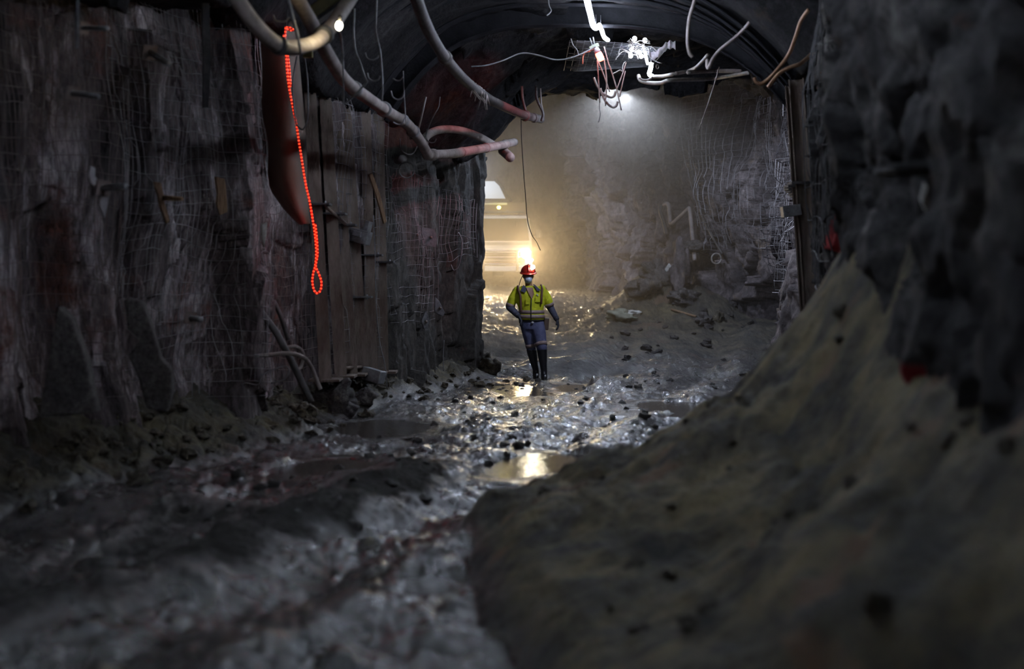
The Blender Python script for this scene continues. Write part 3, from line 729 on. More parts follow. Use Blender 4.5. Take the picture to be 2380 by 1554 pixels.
pipe('loose_hose', 'short hose looped behind the leaning pipe', 'hose', [(665, 806, 14.9), (690, 806, 14.95), (705, 822, 15.0), (700, 850, 15.0), (688, 862, 14.9)], .018, M['pipe'])
# torn tape on the upper pipe: a bunch of strips
mb = MB(); R_ = random.Random(3)
for k in range(16):
    t = R_.random(); p = at(1088, 195, 16.8).lerp(at(1130, 228, 17.9), t) + Vector((0, -.06, 0))
    mb.tube([p + Vector((0, 0, .07)), p + Vector((R_.uniform(-.04, .04), -.03, 0)), p + Vector((R_.uniform(-.1, .1), -.02, R_.uniform(-.2, -.08)))], [.014, .012, .004], 5)
single(mb, 'torn_tape', M['pipe'], 'ragged torn wrapping hanging off the upper pipe', 'wrapping', at(1110, 215, 17.2))

# ------------------------------------------------------------------ hooks, rods, cables, hoses
def strand(name, label, cat, pts, r, m, group=None, n=6, rs=8):
    P = pxpath(pts, n)
    return single(MB().tube(P, r, rs), name, m, label, cat, P[0], group)
HK = [((635, 35), (640, 47), (651, 50), (664, 49), (673, 40)), ((854, 170), (857, 182), (867, 188), (879, 185), (884, 176)), ((849, 122), (853, 135), (864, 140), (876, 135), (880, 128)),
      ((909, 211), (913, 225), (924, 231), (935, 227), (940, 216)), ((913, 182), (922, 187), (930, 186), (937, 178)), ((914, 284), (924, 289), (935, 286), (943, 270)), ((930, 322), (931, 345), (945, 358), (960, 356), (970, 340)),
      ((992, 300), (991, 322), (1000, 331), (1010, 330), (1014, 322))]
HKL = ['hook beside the top of the red rope light', 'bent wire hook over the middle of the long pipe', 'small hook high above the long pipe', 'hook hanging just above the long pipe\'s lower half',
       'faint hook above another hook near the hanging rod', 'hook cradling the long pipe before its lower bend', 'large hook by the open pipe end', 'hook holding the arched pipe at its left end']
HY = [12.2, 13.8, 14.0, 15.4, 15.6, 15.9, 17.6, 18.6]
for h, lb, Y in zip(HK, HKL, HY):
    strand('pipe_hook', lb, 'hook', [(x, y, Y) for x, y in h], .008, M['cable'], 'wire hooks for pipes')
CB = [
 ('hanging_rod', 'straight strap hanging across the sagging fat pipe', 'rod', [(668, -20, 10.6), (680, 40, 10.7), (690, 75, 10.8), (699, 123, 10.9)], .011, 'cable'),
 ('cable', 'thin cable loop hanging beside the red rope light', 'cable', [(707, 128, 14.4), (714, 180, 14.4), (716, 235, 14.4), (715, 276, 14.4), (705, 300, 14.4), (694, 295, 14.4), (687, 280, 14.4), (680, 200, 14.5), (690, 130, 14.5)], .008, 'cable'),
 ('cable', 'cable dropping from the small warm bulb', 'cable', [(787, 70, 11.4), (792, 82, 12.0), (796, 120, 12.8), (798, 180, 12.9), (798, 240, 13)], .009, 'cable'),
 ('bent_rod', 'bent rod that doubles back over the long pipe', 'rod', [(824, 20, 13), (822, 80, 13), (826, 116, 13), (838, 150, 13), (850, 184, 13), (852, 190, 13), (840, 205, 13), (820, 225, 13), (800, 243, 13)], .009, 'cable'),
 ('hanging_chain', 'chain and rod hanging from the roof onto the long pipe', 'chain', [(876, -10, 14), (874, 40, 14), (874, 75, 14), (884, 122, 14), (889, 189, 14), (888, 235, 14)], .009, 'cable'),
 ('hanging_rod', 'thin rod dropping to the lower bend of the long pipe', 'rod', [(937, 165, 15.8), (940, 230, 15.8), (944, 290, 15.8)], .007, 'cable'),
 ('hanging_rod', 'slanted rod before the red-lit rock', 'rod', [(990, 225, 17.8), (980, 270, 17.8), (969, 315, 17.9)], .013, 'pipe'),
 ('cable', 'crinkled wire hanging before the red-lit rock', 'cable', [(1023, 225, 18), (1020, 248, 18), (1012, 262, 18), (1003, 280, 18), (993, 305, 18), (988, 328, 18)], .007, 'cable'),
 ('cable', 'cable slung in two sags under the crown beam to the red lamp', 'cable', [(1095, 155, 17.8), (1130, 152, 17.8), (1170, 140, 17.9), (1211, 124, 18), (1249, 128, 18), (1292, 139, 18), (1332, 133, 18), (1368, 117, 18.1), (1385, 108, 18.1)], .010, 'cable'),
 ('cable', 'kinked wire end high on the crown, left of the white strip', 'cable', [(1274, -10, 16.8), (1276, 12, 16.8), (1281, 24, 16.8), (1277, 31, 16.8), (1271, 36, 16.8)], .006, 'cable'),
 ('cable', 'long black line hanging before the truck', 'cable', [(1211, 262, 20.2), (1212, 320, 20.6), (1217, 400, 21), (1221, 450, 21.5), (1226, 510, 22), (1236, 545, 22.3), (1247, 562, 22.6), (1256, 581, 23)], .006, 'black'),
 ('tail_wire', 'thin tail wire dangling at the end of the wiped pipe hangers', 'cable', [(1256, 205, 20.5), (1258, 240, 20.5), (1262, 262, 20.5), (1257, 280, 20.5)], .012, 'pipe'),
 ('cable', 'tail of wire dangling straight below the red lamp', 'cable', [(1394, 238, 18.4), (1393, 252, 18.4), (1395, 265, 18.4), (1391, 284, 18.4)], .005, 'cable'),
 ('hose', 'upper hose curving down right of the pale flag', 'hose', [(1622, -30, 15), (1612, 10, 15), (1603, 40, 15), (1599, 75, 15), (1599, 105, 15), (1603, 124, 15), (1610, 133, 15)], .020, 'pipe'),
 ('hose', 'long hose sweeping down to a hooked end', 'hose', [(1745, -30, 15), (1751, 10, 15), (1749, 40, 15), (1724, 73, 15.2), (1695, 98, 15.3), (1670, 119, 15.4), (1655, 140, 15.5), (1648, 157, 15.5), (1644, 155, 15.6), (1644, 140, 15.7)], .020, 'pipe'),
 ('hose', 'copper-tinted hose curving up over the right leg', 'hose', [(1880, 22, 14.0), (1862, 48, 14.1), (1848, 90, 14.2), (1834, 125, 14.3), (1815, 152, 14.3), (1790, 180, 14.3), (1770, 194, 14.3), (1757, 190, 14.3), (1753, 180, 14.3)], .020, 'copper'),
 ('hose', 'second copper-tinted hose crossing below the first', 'hose', [(1890, 122, 14.2), (1873, 138, 14.1), (1859, 149, 14), (1835, 157, 14), (1812, 170, 14), (1798, 186, 14), (1785, 203, 14)], .020, 'copper'),
 ('cable', 'thick cable leaving the white lamp to the right, upper run', 'cable', [(1512, 178, 19.35), (1540, 177, 18.92), (1570, 171, 18.06), (1595, 166, 20), (1615, 158, 19), (1632, 143, 18), (1645, 128, 17.5)], .024, 'hose'),
 ('cable', 'thick cable sagging under the white lamp and away right', 'cable', [(1484, 176, 19.35), (1488, 186, 19.18), (1505, 192, 18.92), (1535, 193, 18.58), (1562, 186, 18.06), (1643, 184, 20), (1700, 176, 19), (1740, 169, 18)], .026, 'hose'),
 ('cable', 'short bright cable curl right below the white lamp', 'cable', [(1486, 180, 18.92), (1492, 185, 18.92), (1503, 186, 18.92), (1513, 182, 18.92), (1516, 178, 18.92)], .014, 'hose'),
 ('roof_pipe', 'pale pipe level under the roof on the right', 'pipe', [(1600, 168, 18.06), (1650, 165, 20.6), (1700, 165, 20.2), (1722, 166, 20)], .03, 'pipe'),
 ('hanging_rod', 'long thin rod hanging slanted before the right mesh', 'rod', [(1672, 155, 18), (1662, 190, 18), (1650, 228, 18), (1636, 268, 18), (1624, 305, 18)], .008, 'hose'),
 ('hose', 'dark hose running down the far right mesh', 'hose', [(1566, 192, 26.8), (1578, 245, 26.8), (1590, 300, 26.9), (1603, 370, 27), (1613, 430, 27)], .03, 'pipe_dark'),
 ('long_rod', 'long rod leaning down the far right wall to a ring of hose', 'rod', [(1607, 385, 26.6), (1618, 440, 26.4), (1629, 494, 26.2), (1650, 540, 26), (1679, 590, 25.8)], .022, 'pipe_dark'),
 ('bent_pipe', 'pale bent pipe standing on the far heap, M shaped', 'pipe', [(1543, 476, 27.3), (1553, 474, 27.3), (1557, 500, 27.2), (1560, 519, 27.2), (1578, 506, 27.1), (1597, 488, 27), (1603, 487, 27), (1608, 530, 27), (1612, 570, 27), (1615, 605, 27)], .040, 'pipe'),
 ('bent_pipe', 'darker upright pipe left of the M shaped one', 'pipe', [(1538, 474, 27.5), (1535, 490, 27.5), (1543, 515, 27.5), (1550, 545, 27.6)], .042, 'pipe_dark'),
 ('cable', 'orange cable end hanging beside the red lamp', 'cable', [(1372, 119, 18.1), (1360, 122, 18.1), (1355, 132, 18.1), (1354, 149, 18.1)], .008, 'redcable'),
 ('cable', 'wire dropping from the roof mesh left of the red lamp', 'cable', [(1327, 90, 18.6), (1332, 105, 18.6), (1341, 116, 18.6), (1344, 128, 18.6)], .007, 'cable'),
 ('cable', 'pale wire jumble left of the white lamp', 'cable', [(1424, 172, 18.92), (1432, 168, 18.92), (1441, 163, 18.92), (1447, 165, 18.92), (1449, 150, 18.92), (1455, 143, 18.92)], .009, 'hose'),
 ('cable', 'looped cable hanging on the pillar above its rusty stain', 'cable', [(1066, 540, 20.9), (1074, 560, 20.8), (1072, 590, 20.8), (1066, 618, 20.8), (1055, 628, 20.8), (1048, 615, 20.8)], .008, 'cable'),
 ('cable', 'wire hanging down the right end post of the left sets', 'cable', [(868, 500, 17.9), (872, 600, 17.9), (874, 700, 17.9), (882, 790, 17.9), (895, 850, 17.9), (900, 905, 17.9)], .007, 'cable'),
 ('cable', 'short line hanging low on the pillar', 'cable', [(1032, 790, 21.3), (1030, 830, 21.3), (1031, 862, 21.3)], .006, 'cable'),
 ('curved_wire', 'curved wire ends bristling at the foot of the bulge mesh', 'cable', [(560, 910, 14.3), (568, 890, 14.2), (600, 893, 14.2), (612, 870, 14.2), (660, 850, 14.2), (672, 862, 14.2), (662, 880, 14.2), (630, 890, 14.2)], .006, 'wire'),
]
M['copper'] = mat('copper_tinted_hose', (.30, .17, .10), .4, .2, col2=(.5, .3, .18), scale=9)
M['redcable'] = mat('orange_cable', (.5, .12, .06), .5)
def far_wall(x): return float(np.interp(x, [1538, 1676, 1790], [32.6, 30.0, 27.9]))
for nm, lb, ct, pts, r, mk in CB:
    if nm in ('bent_pipe', 'long_rod') or lb.startswith('dark hose running'):
        pts = [(x, y, far_wall(x)) for x, y, _ in pts]; r *= 1.18
    strand(nm, lb, ct, pts, r, M[mk])
# conduits hanging in a bunch below the red lamp
BN = [((1388, 139), (1390, 170), (1392, 201), (1394, 238)), ((1390, 142), (1404, 176), (1417, 214)), ((1404, 135), (1408, 165), (1410, 192), (1407, 246)), ((1404, 108), (1414, 145), (1424, 174), (1434, 210), (1444, 256)), ((1456, 145), (1449, 167), (1441, 188), (1434, 207)), ((1454, 165), (1448, 190), (1440, 225))]
BL = ['straight conduit hanging lowest left below the red lamp', 'short slanted conduit right under the red lamp', 'conduit hanging behind the loops under the red lamp', 'longest slanted conduit of the bunch under the red lamp', 'thin line slanting in from the white lamp to the loops', 'fainter thin line right of the loops']
for p, lb in zip(BN, BL): strand('conduit', lb, 'conduit', [(x, y, 18.4) for x, y in p], .009, M['hose'], 'conduits bunched under the red lamp')
for p, lb in [(((1380, 180), (1388, 200), (1398, 214), (1409, 222), (1420, 226), (1428, 222), (1431, 212)), 'upper pale loop of hose under the red lamp'), (((1395, 205), (1402, 225), (1412, 241), (1424, 249), (1432, 246), (1436, 236)), 'lower pale loop of hose under the red lamp')]:
    strand('hose_loop', lb, 'hose', [(x, y, 18.6) for x, y in p], .016, M['hose'], 'hose loops under the red lamp')
# coil ring
def ring(c, R, r, tilt, name, label, m):
    pts = []
    for k in range(25):
        a = 2 * math.pi * k / 24; v = Vector((math.cos(a) * R, 0, math.sin(a) * R)); v.rotate(Matrix.Rotation(tilt, 3, 'Z')); pts.append(c + v)
    single(MB().tube(pts, r, 8), name, m, label, 'ring', c)
ring(at(1665, 601, 30.0), .11, .018, .3, 'hose_ring', 'ring of hose lying against the far right rubble', M['hose'])
ring(at(1528, 155, 18.75), .028, .006, .8, 'cable_ring', 'tiny bright ring hanging right of the white lamp', M['hose'])
ring(at(945, 395, 18.2), .10, .008, .3, 'wire_loop', 'wire loop under the bend of the long pipe', M['cable'])

# ------------------------------------------------------------------ lights of the place, and added fill lights
def add_light(name, loc, e, color, r=.02, par=None, kind='POINT', rot=None, angle=None, blend=.5):
    l = bpy.data.lights.new(name, kind); l.energy = e; l.color = color; l.shadow_soft_size = r
    o = link(bpy.data.objects.new(name, l)); o.location = loc
    if kind == 'SPOT': l.spot_size = angle; l.spot_blend = blend
    if rot: o.rotation_euler = rot
    if par is not None:
        o.parent = par; o.location = Vector(loc) - par.location
    return o
def emit(name, c, s, base=(.8, .8, .8)):
    m = mat(name, base, .4, emis=c, estr=s)
    return m
M['strip'] = emit('white_led', (.72, .82, 1.0), 60); M['bulb'] = emit('warm_bulb', (1, .93, .65), 40)
M['strip'].cycles.emission_sampling = 'NONE'
COOL = (.70, .80, 1.0)
def strip(label, path, r, lights, e, cat='light strip', rot=(0, 0, 0)):
    P = smooth_path(path, 6); T = thing('led_strip', label, cat, P[0], 'white light strips under the roof')
    part(MB().tube(P, r, 8), 'glowing_tube', M['strip'], T)
    a = MB()
    for k in range(3, len(P), 9): a.tube([P[k] + Vector((0, 0, .0)), P[k] + Vector((0, 0, .16))], .004, 5)
    part(a, 'tie_wire', M['cable'], T)
    for q in lights: add_light('lamp', q - Vector((0, 0, .04)), e, COOL, .05, T, 'SPOT', rot, math.radians(162), .35)
    return T
P1 = [at(1362, -22, 14.2), at(1364, -4, 14.7), at(1369, 20, 15.5), at(1374, 40, 16.2), at(1378, 58, 16.8), at(1385, 65, 17.1), at(1393, 60, 17.3)]
P1b = [at(1393, 58, 17.4), at(1399, 72, 18.0), at(1404, 86, 18.6), at(1413, 93, 18.9)]
strip('white light strip hanging from the roof top centre, long bright upper part', P1, .030, [P1[1], P1[3]], E_STRIP_NEAR)
strip('short lower white strip against the crown beam', P1b, .026, [P1b[3]], E_STRIP_NEAR)
P2 = [at(1494, 105, 19.44), at(1500, 125, 19.44), at(1503, 140, 19.44), at(1506, 150, 19.44)]
P3 = [at(1514, 146, 19.35), at(1512, 160, 19.35), at(1509, 172, 19.35), at(1516, 177, 19.26)]
strip('short crumpled white strip at the right end of the roof mesh', P2, .018, [P2[-1] + Vector((.1, .35, -.1))], E_STRIP_FAR, rot=(.5, 0, 0))
strip('small bright vertical white strip lowest on the right', P3, .028, [P3[1] + Vector((.1, .7, -.2))], E_STRIP_FAR, rot=(.6, 0, 0))
for (x, y), lb in zip([(1499, 94), (1468, 115), (1485, 121), (1490, 130), (1466, 129), (1475, 90)], ['lamp bead on top of the bright tangle', 'pale lamp bead left of the bright tangle', 'lamp bead in the middle of the bright tangle', 'lowest lamp bead in the bright tangle', 'lamp bead curling left under the roof mesh end', 'faint bead on the roof mesh edge']):
    c = at(x, y, 19.15); single(MB().ball(c, (.03, .03, .035)), 'lamp_bead', M['strip'], lb, 'lamp', c, 'beads of the white light tangle')
# the crumpled cable tangle round it
mb = MB(); R_ = random.Random(12)
for k in range(26):
    a = at(R_.uniform(1462, 1510), R_.uniform(88, 130), 19.0 + R_.random() * .4); pts = [a]
    for j in range(3): pts.append(pts[-1] + Vector((R_.uniform(-.1, .1), R_.uniform(-.05, .05), R_.uniform(-.08, .06))))
    mb.tube(smooth_path(pts, 4), .006, 5)
single(mb, 'cable_tangle', M['hose'], 'tangle of pale cable lit white at the end of the roof mesh', 'cable', at(1485, 110, 19.18), kind='stuff')
strip('white fill strip added beyond the low roof, hidden from view', [Vector((1.7, 25.6, 5.16)), Vector((2.1, 26.6, 5.2)), Vector((2.2, 27.8, 5.3))], .025, [Vector((1.8, 26.0, 5.1)), Vector((2.2, 27.6, 5.2))], E_BEYOND)  # added to light the far ground and wall past the brow
strip('white strip over the truck, hidden by the pillar', [Vector((-.95, 32.4, 4.6)), Vector((-.9, 33.6, 4.65)), Vector((-.85, 34.8, 4.7))], .025, [Vector((-.9, 33.0, 4.55)), Vector((-.85, 34.2, 4.6))], 300, rot=(.6, 0, .1))
# the same strip carried on over the photographer, out of the picture
for k, (a, b) in enumerate([((.6, 12.6, 4.55), (.8, 15.2, 4.6)), ((-.5, 5.5, 4.5), (.2, 9.0, 4.5)), ((-1.6, -1.5, 4.3), (-1.0, 2.5, 4.3))]):
    A = Vector(a); B = Vector(b); mid_ = (A + B) / 2 - Vector((0, 0, .08))
    strip(['white strip continuing overhead out of view, before the first set', 'white strip overhead nearer the camera', 'white strip behind the camera'][k], [A, mid_, B], .025,
          [A.lerp(B, .3), A.lerp(B, .8)], (E_OVER * .35, E_OVER * 1.15, E_OVER * .2)[k])

T = thing('fill_light', 'unseen fill light added behind the camera', 'lamp', (-1.8, -1.6, 1.2))  # lamp added out of view to brighten the bank and rubble
part(MB().tube([(-1.8, -1.6, 0), (-1.8, -1.6, 1.15)], .02, 8), 'stand', M['darksteel'], T)
part(MB().box((-1.8, -1.7, 1.3), (.5, .1, .3)), 'housing', M['darksteel'], T, smooth=False, bevel=.01)
add_light('fill_light_glow', (-1.8, -1.5, 1.3), E_REAR, (1, .93, .74), .15, T)
# small warm bulb and a cable-lit floodlight housing
c = at(788, 60, 11.35); T = thing('bulb', 'small warm bulb at the end of a cable, glowing beside the fat pipe', 'lamp', c)
part(MB().ball(c, (.028, .028, .036)), 'glass', M['bulb'], T)
part(MB().tube([c + Vector((0, 0, .03)), c + Vector((.012, 0, .08))], .016, 8), 'socket', M['black'], T)
add_light('bulb_light', c + Vector((0, -.06, 0)), E_BULB, (1, .85, .5), .02, T)
c = at(758, 12, 12.9); RR = Matrix.Rotation(-.62, 3, 'Y')
T = thing('floodlight', 'dull yellow floodlight housing tilted behind the fat pipe at the top', 'lamp', c)
part(MB().box(c, (.30, .2, .12), RR), 'housing', mat('yellowed_housing', (.16, .13, .05), .6, bump=.2), T, smooth=False, bevel=.02)
part(MB().box(c + RR @ Vector((0, 0, -.075)), (.31, .21, .03), RR), 'rim', M['black'], T, smooth=False, bevel=.006)
c = at(716, 122, 13.4); single(MB().box(c, (.09, .05, .10)), 'junction_box', mat('yellow_box', (.30, .24, .08), .6), 'small ochre box under the fat pipe', 'box', c, smooth=False, bevel=.006)

# red rope light
m = bpy.data.materials.new('red_rope'); m.use_nodes = True; nt = m.node_tree; N = nt.nodes; L = nt.links; Pn = N['Principled BSDF']
Pn.inputs['Base Color'].default_value = (.5, .02, .01, 1); Pn.inputs['Roughness'].default_value = .3
uv = N.new('ShaderNodeUVMap'); sx_ = N.new('ShaderNodeSeparateXYZ'); L.new(uv.outputs[0], sx_.inputs[0])
ml = N.new('ShaderNodeMath'); ml.operation = 'MULTIPLY'; ml.inputs[1].default_value = 1 / .036; L.new(sx_.outputs['Y'], ml.inputs[0])
fr = N.new('ShaderNodeMath'); fr.operation = 'PINGPONG'; fr.inputs[1].default_value = .5; L.new(ml.outputs[0], fr.inputs[0])
mr = N.new('ShaderNodeMapRange'); mr.inputs['From Min'].default_value = .33; mr.inputs['From Max'].default_value = .46; L.new(fr.outputs[0], mr.inputs['Value'])
mx = N.new('ShaderNodeMix'); mx.data_type = 'RGBA'; mx.inputs['A'].default_value = (.28, .002, .001, 1); mx.inputs['B'].default_value = (3.8, .26, .08, 1); L.new(mr.outputs['Result'], mx.inputs['Factor'])
L.new(mx.outputs['Result'], Pn.inputs['Emission Color']); Pn.inputs['Emission Strength'].default_value = 1.0
m.cycles.emission_sampling = 'NONE'; M['rope'] = m
RY = 15.0
rp = [(664, 62), (663, 90), (665, 125), (667, 160), (670, 190), (675, 220), (682, 255), (689, 290), (695, 330), (702, 375), (710, 425), (719, 465), (726, 505), (732, 545), (735, 585), (733, 615), (728, 635), (726, 655), (730, 674), (737, 681), (745, 674), (747, 655), (741, 636), (734, 618), (738, 590), (736, 550), (733, 520)]
Pp = smooth_path([at(x, y, RY + .0003 * (y - 60)) for x, y in rp], 8)
T = thing('rope_light', 'glowing red rope light hanging in a long line with a loop at its lower end', 'rope light', Pp[-12].copy())
part(MB().tube(Pp, .0105, 8), 'light_rope', M['rope'], T)
P2_ = smooth_path([at(x, y, RY - .01) for x, y in [(660, 80), (661, 95), (669, 130), (673, 165), (675, 200), (672, 190)]], 8)
part(MB().tube(P2_, .011, 8), 'doubled_rope', M['rope'], T)
P3_ = smooth_path([at(x, y, RY - .02) for x, y in [(663, 64), (670, 63), (679, 66), (682, 70), (676, 71), (668, 68)]], 6)
part(MB().tube(P3_, .008, 8), 'top_loop', M['rope'], T)
part(MB().tube(smooth_path([at(x, y, RY) for x, y in [(664, 62), (668, 30), (664, -15)]], 5), .007, 6), 'hanger_wire', M['black'], T)
for (x, y) in [(664, 70), (666, 130), (674, 215), (690, 300), (700, 365), (712, 435), (724, 495), (733, 555), (735, 610), (738, 655)]:
    add_light('rope_glow', at(x, y, RY + .07), E_ROPE * (1.6 if y > 480 else .25), (1, .02, .01), .02, T)

# red beacon lamp on its holder
c = at(1394, 131, 18.2); ax = (at(1397, 137, 18.2) - at(1385, 112, 18.2)).normalized()
T = thing('red_lamp', 'glowing red lamp in a pale holder hanging below the roof mesh', 'lamp', c)
part(MB().tube([c - ax * .05, c - ax * .02, c + ax * .03, c + ax * .06], [.04, .045, .045, .03], 14), 'lens', emit('red_lens', (1, .10, .05), 14), T)
part(MB().tube([c - ax * .13, c - ax * .05], [.035, .043], 14), 'collar', M['cloth_pale'], T)
part(MB().box(at(1381, 109, 18.2), (.13, .06, .055), Matrix.Rotation(-.45, 3, 'Y')), 'junction_box', mat('grey_green_box', (.30, .32, .24), .6), T, smooth=False, bevel=.01)
part(MB().tube([at(1371, 88, 18.2), at(1376, 105, 18.2)], .008, 6), 'hanger', M['steel'], T)
part(MB().tube([at(1378, 86, 18.2), at(1382, 105, 18.2)], .008, 6), 'hanger', M['steel'], T)
_d = (at(1050, 330, 20.3) - c).normalized()
add_light('red_glow', c + _d * .12, E_BEACON, (1, .03, .02), .03, T, 'SPOT', _d.to_track_quat('-Z', 'Y').to_euler(), math.radians(58), .5)
add_light('red_glow', c + Vector((.0, -.08, -.08)), .5, (1, .03, .02), .03, T)

# tape, flags
def ribbon(name, label, pts, wd, m):
    P = pxpath(pts, 5); mb = MB()
    for i, p in enumerate(P):
        k = wd * (1 + .25 * math.sin(i * 1.3)); mb.v += [p + Vector((0, 0, k)), p - Vector((0, 0, k))]
    mb.f = [(2 * i, 2 * i + 1, 2 * i + 3, 2 * i + 2) for i in range(len(P) - 1)]
    o = single(mb, name, m, label, 'tape', P[0]); s_ = o.modifiers.new('t', 'SOLIDIFY'); s_.thickness = .008
ribbon('orange_tape', 'orange tape hanging under the far roof left of the conduits', [(1340, 185, 26), (1352, 188, 26), (1362, 187, 26), (1372, 192, 26), (1382, 190, 26)], .032, M['orange'])
ribbon('orange_tape', 'pale orange tape streaming from the pipe hanger', [(1260, 210, 24), (1272, 210, 24), (1284, 206, 24), (1296, 198, 24)], .028, M['orange'])
ribbon('pale_flag', 'pale plastic flap blowing right of the white tangle', [(1508, 118, 18.83), (1516, 130, 18.83), (1530, 124, 18.75), (1545, 110, 18.75), (1556, 104, 18.75), (1570, 105, 18.75)], .05, M['cloth_pale'])
# pipe hangers by the blunt end
for (x0, x1, lb) in [(1215, 1222, 'left dark strap hanger at the end of the upper pipe'), (1248, 1262, 'right hooked hanger past the end of the upper pipe')]:
    strand('pipe_hanger', lb, 'hanger', [(x0 - 2, 200, 20.4), (x0, 230, 20.4), (x1, 262, 20.4), (x1 - 3, 282, 20.4)], .02, M['pipe_dark'], 'pipe hangers')

# ------------------------------------------------------------------ things caught in the left mesh
def slab(name, label, cat, poly, Y, th, m, group=None, Yt=None, bevel=.006):
    """an irregular slab of real thickness, its face given by pixels at depth Y"""
    mb = MB(); n = len(poly); F = [at(x, y, Y) for x, y in poly]; B = [p + Vector((-.02, th, 0)) for p in F]
    mb.v = F + B; mb.f = [tuple(range(n)), tuple(n + j for j in reversed(range(n)))] + [(j, j + n, (j + 1) % n + n, (j + 1) % n) for j in range(n)]
    return single(mb, name, m, label, cat, F[0], group, smooth=False, bevel=bevel)
slab('timber_slab', 'pale brown split timber wedged upright in the bulge mesh', 'timber', [(500, 410), (522, 415), (526, 440), (529, 492), (512, 500), (503, 470), (506, 450)], 13.75, .05, M['wood'])
slab('timber_slab', 'narrow timber splinter left of the upright one, with a peg sticking out', 'timber', [(357, 422), (374, 424), (380, 448), (383, 470), (395, 512), (388, 520), (372, 480), (368, 455)], 12.5, .04, M['wood'])
single(MB().tube([at(380, 460, 12.45), at(424, 462, 12.35)], [.024, .018], 8), 'wooden_peg', M['wood'], 'short peg jutting right from the timber splinter', 'peg', at(380, 460, 12.45))
slab('rag', 'pale rag strip caught high in the left mesh', 'rag', [(212, 385), (222, 390), (222, 410), (236, 425), (234, 438), (226, 440), (214, 426), (208, 408)], 11.0, .02, M['cloth_pale'])
slab('rag', 'pale pointed rag hanging just below the first', 'rag', [(236, 452), (254, 456), (250, 480), (244, 506), (237, 490), (232, 478)], 11.0, .02, M['cloth_pale'])
slab('rag', 'pale scrap low at the edge of the bulge mesh', 'rag', [(608, 520), (622, 516), (620, 545), (615, 575), (610, 560)], 14.3, .02, M['rag_dirty'])
slab('rock_slab', 'pointed pale rock slab leaning low in the left mesh', 'rock', [(267, 720), (278, 700), (290, 760), (325, 790), (296, 828), (280, 790)], 11.6, .08, M['rock_left'])
slab('rock_slab', 'tall dark rock slab standing on the rubble at the left', 'rock', [(292, 690), (330, 700), (352, 760), (372, 830), (398, 860), (400, 910), (388, 960), (340, 950), (322, 880), (298, 830)], 11.75, .18, M['boulder'], bevel=.02)
slab('rock_slab', 'blue-grey slanting rock face at the lower left', 'rock', [(135, 710), (165, 740), (200, 840), (225, 960), (90, 970), (110, 850)], 10.6, .2, M['boulder'], bevel=.02)
for (a, b, r, lb) in [((190, 65, 11), (250, 66, 10.8), .02, 'bolt end jutting out high in the left mesh'), ((236, 437, 11), (292, 433, 10.7), .026, 'grey rock bolt sticking out beside the pale rags'), ((345, 120, 12), (392, 148, 11.7), .028, 'rock bolt pointing down right at the top of the left mesh'), ((165, 216, 10.6), (228, 224, 10.3), .022, 'rusty bolt end left of the tall dark hollow'), ((555, 829, 14.4), (600, 826, 14.2), .018, 'bolt end beside the curling hose'), ((440, 738, 13), (468, 742, 12.8), .025, 'stubby bolt low in the bulge mesh')]:
    A, B = at(*a), at(*b); T = thing('rock_bolt', lb, 'bolt', A, 'rock bolts in the left wall')
    part(MB().tube([A, B], r, 10), 'shank', M['steel'], T); d = (B - A).normalized()
    part(MB().tube([A + d * .02, A + d * .035], r * 3.2, 4), 'washer_plate', M['wire_rust'], T, smooth=False)
slab('strap', 'flat steel strap hanging high in the left mesh', 'strap', [(179, 0), (184, 0), (184, 110), (180, 112)], 10.7, .01, M['steel'], bevel=0)
slab('strap', 'grey strap running down the top of the bulge', 'strap', [(470, -10), (486, -10), (490, 150), (484, 250), (474, 250), (474, 120)], 13.3, .02, M['darksteel'], bevel=0)
# plates on the pillar
for poly, Y, lb, rr in [([(958, 540), (968, 518), (978, 528), (978, 570), (968, 572)], 20.35, 'left half of the paired bolt plates on the pillar', 0), ([(980, 528), (1010, 532), (1016, 552), (1014, 575), (984, 570)], 20.45, 'right half of the paired bolt plates on the pillar', 0), ([(990, 722), (998, 740), (994, 762), (986, 764), (980, 745)], 20.6, 'diamond bolt plate low on the pillar', 0), ([(1012, 690), (1022, 700), (1034, 726), (1030, 735), (1012, 726)], 20.9, 'bent bolt plate right of the diamond one', 0)]:
    o = slab('bolt_plate', lb, 'plate', poly, Y, .012, M['steel'], 'bolt plates on the pillar', bevel=.003)
    cx = sum(p[0] for p in poly) / len(poly); cy = sum(p[1] for p in poly) / len(poly)
    nb = MB().tube([at(cx, cy, Y) + Vector((0, .05, 0)), at(cx, cy, Y) + Vector((.01, -.06, 0))], .022, 8)
    part(nb, 'bolt_end', M['rust'], o)
slab('timber_stick', 'split lath leaning on the farthest left post', 'timber', [(858, 405), (866, 402), (880, 440), (890, 475), (899, 515), (893, 520), (882, 480), (870, 440)], 18.0, .04, M['wood'])

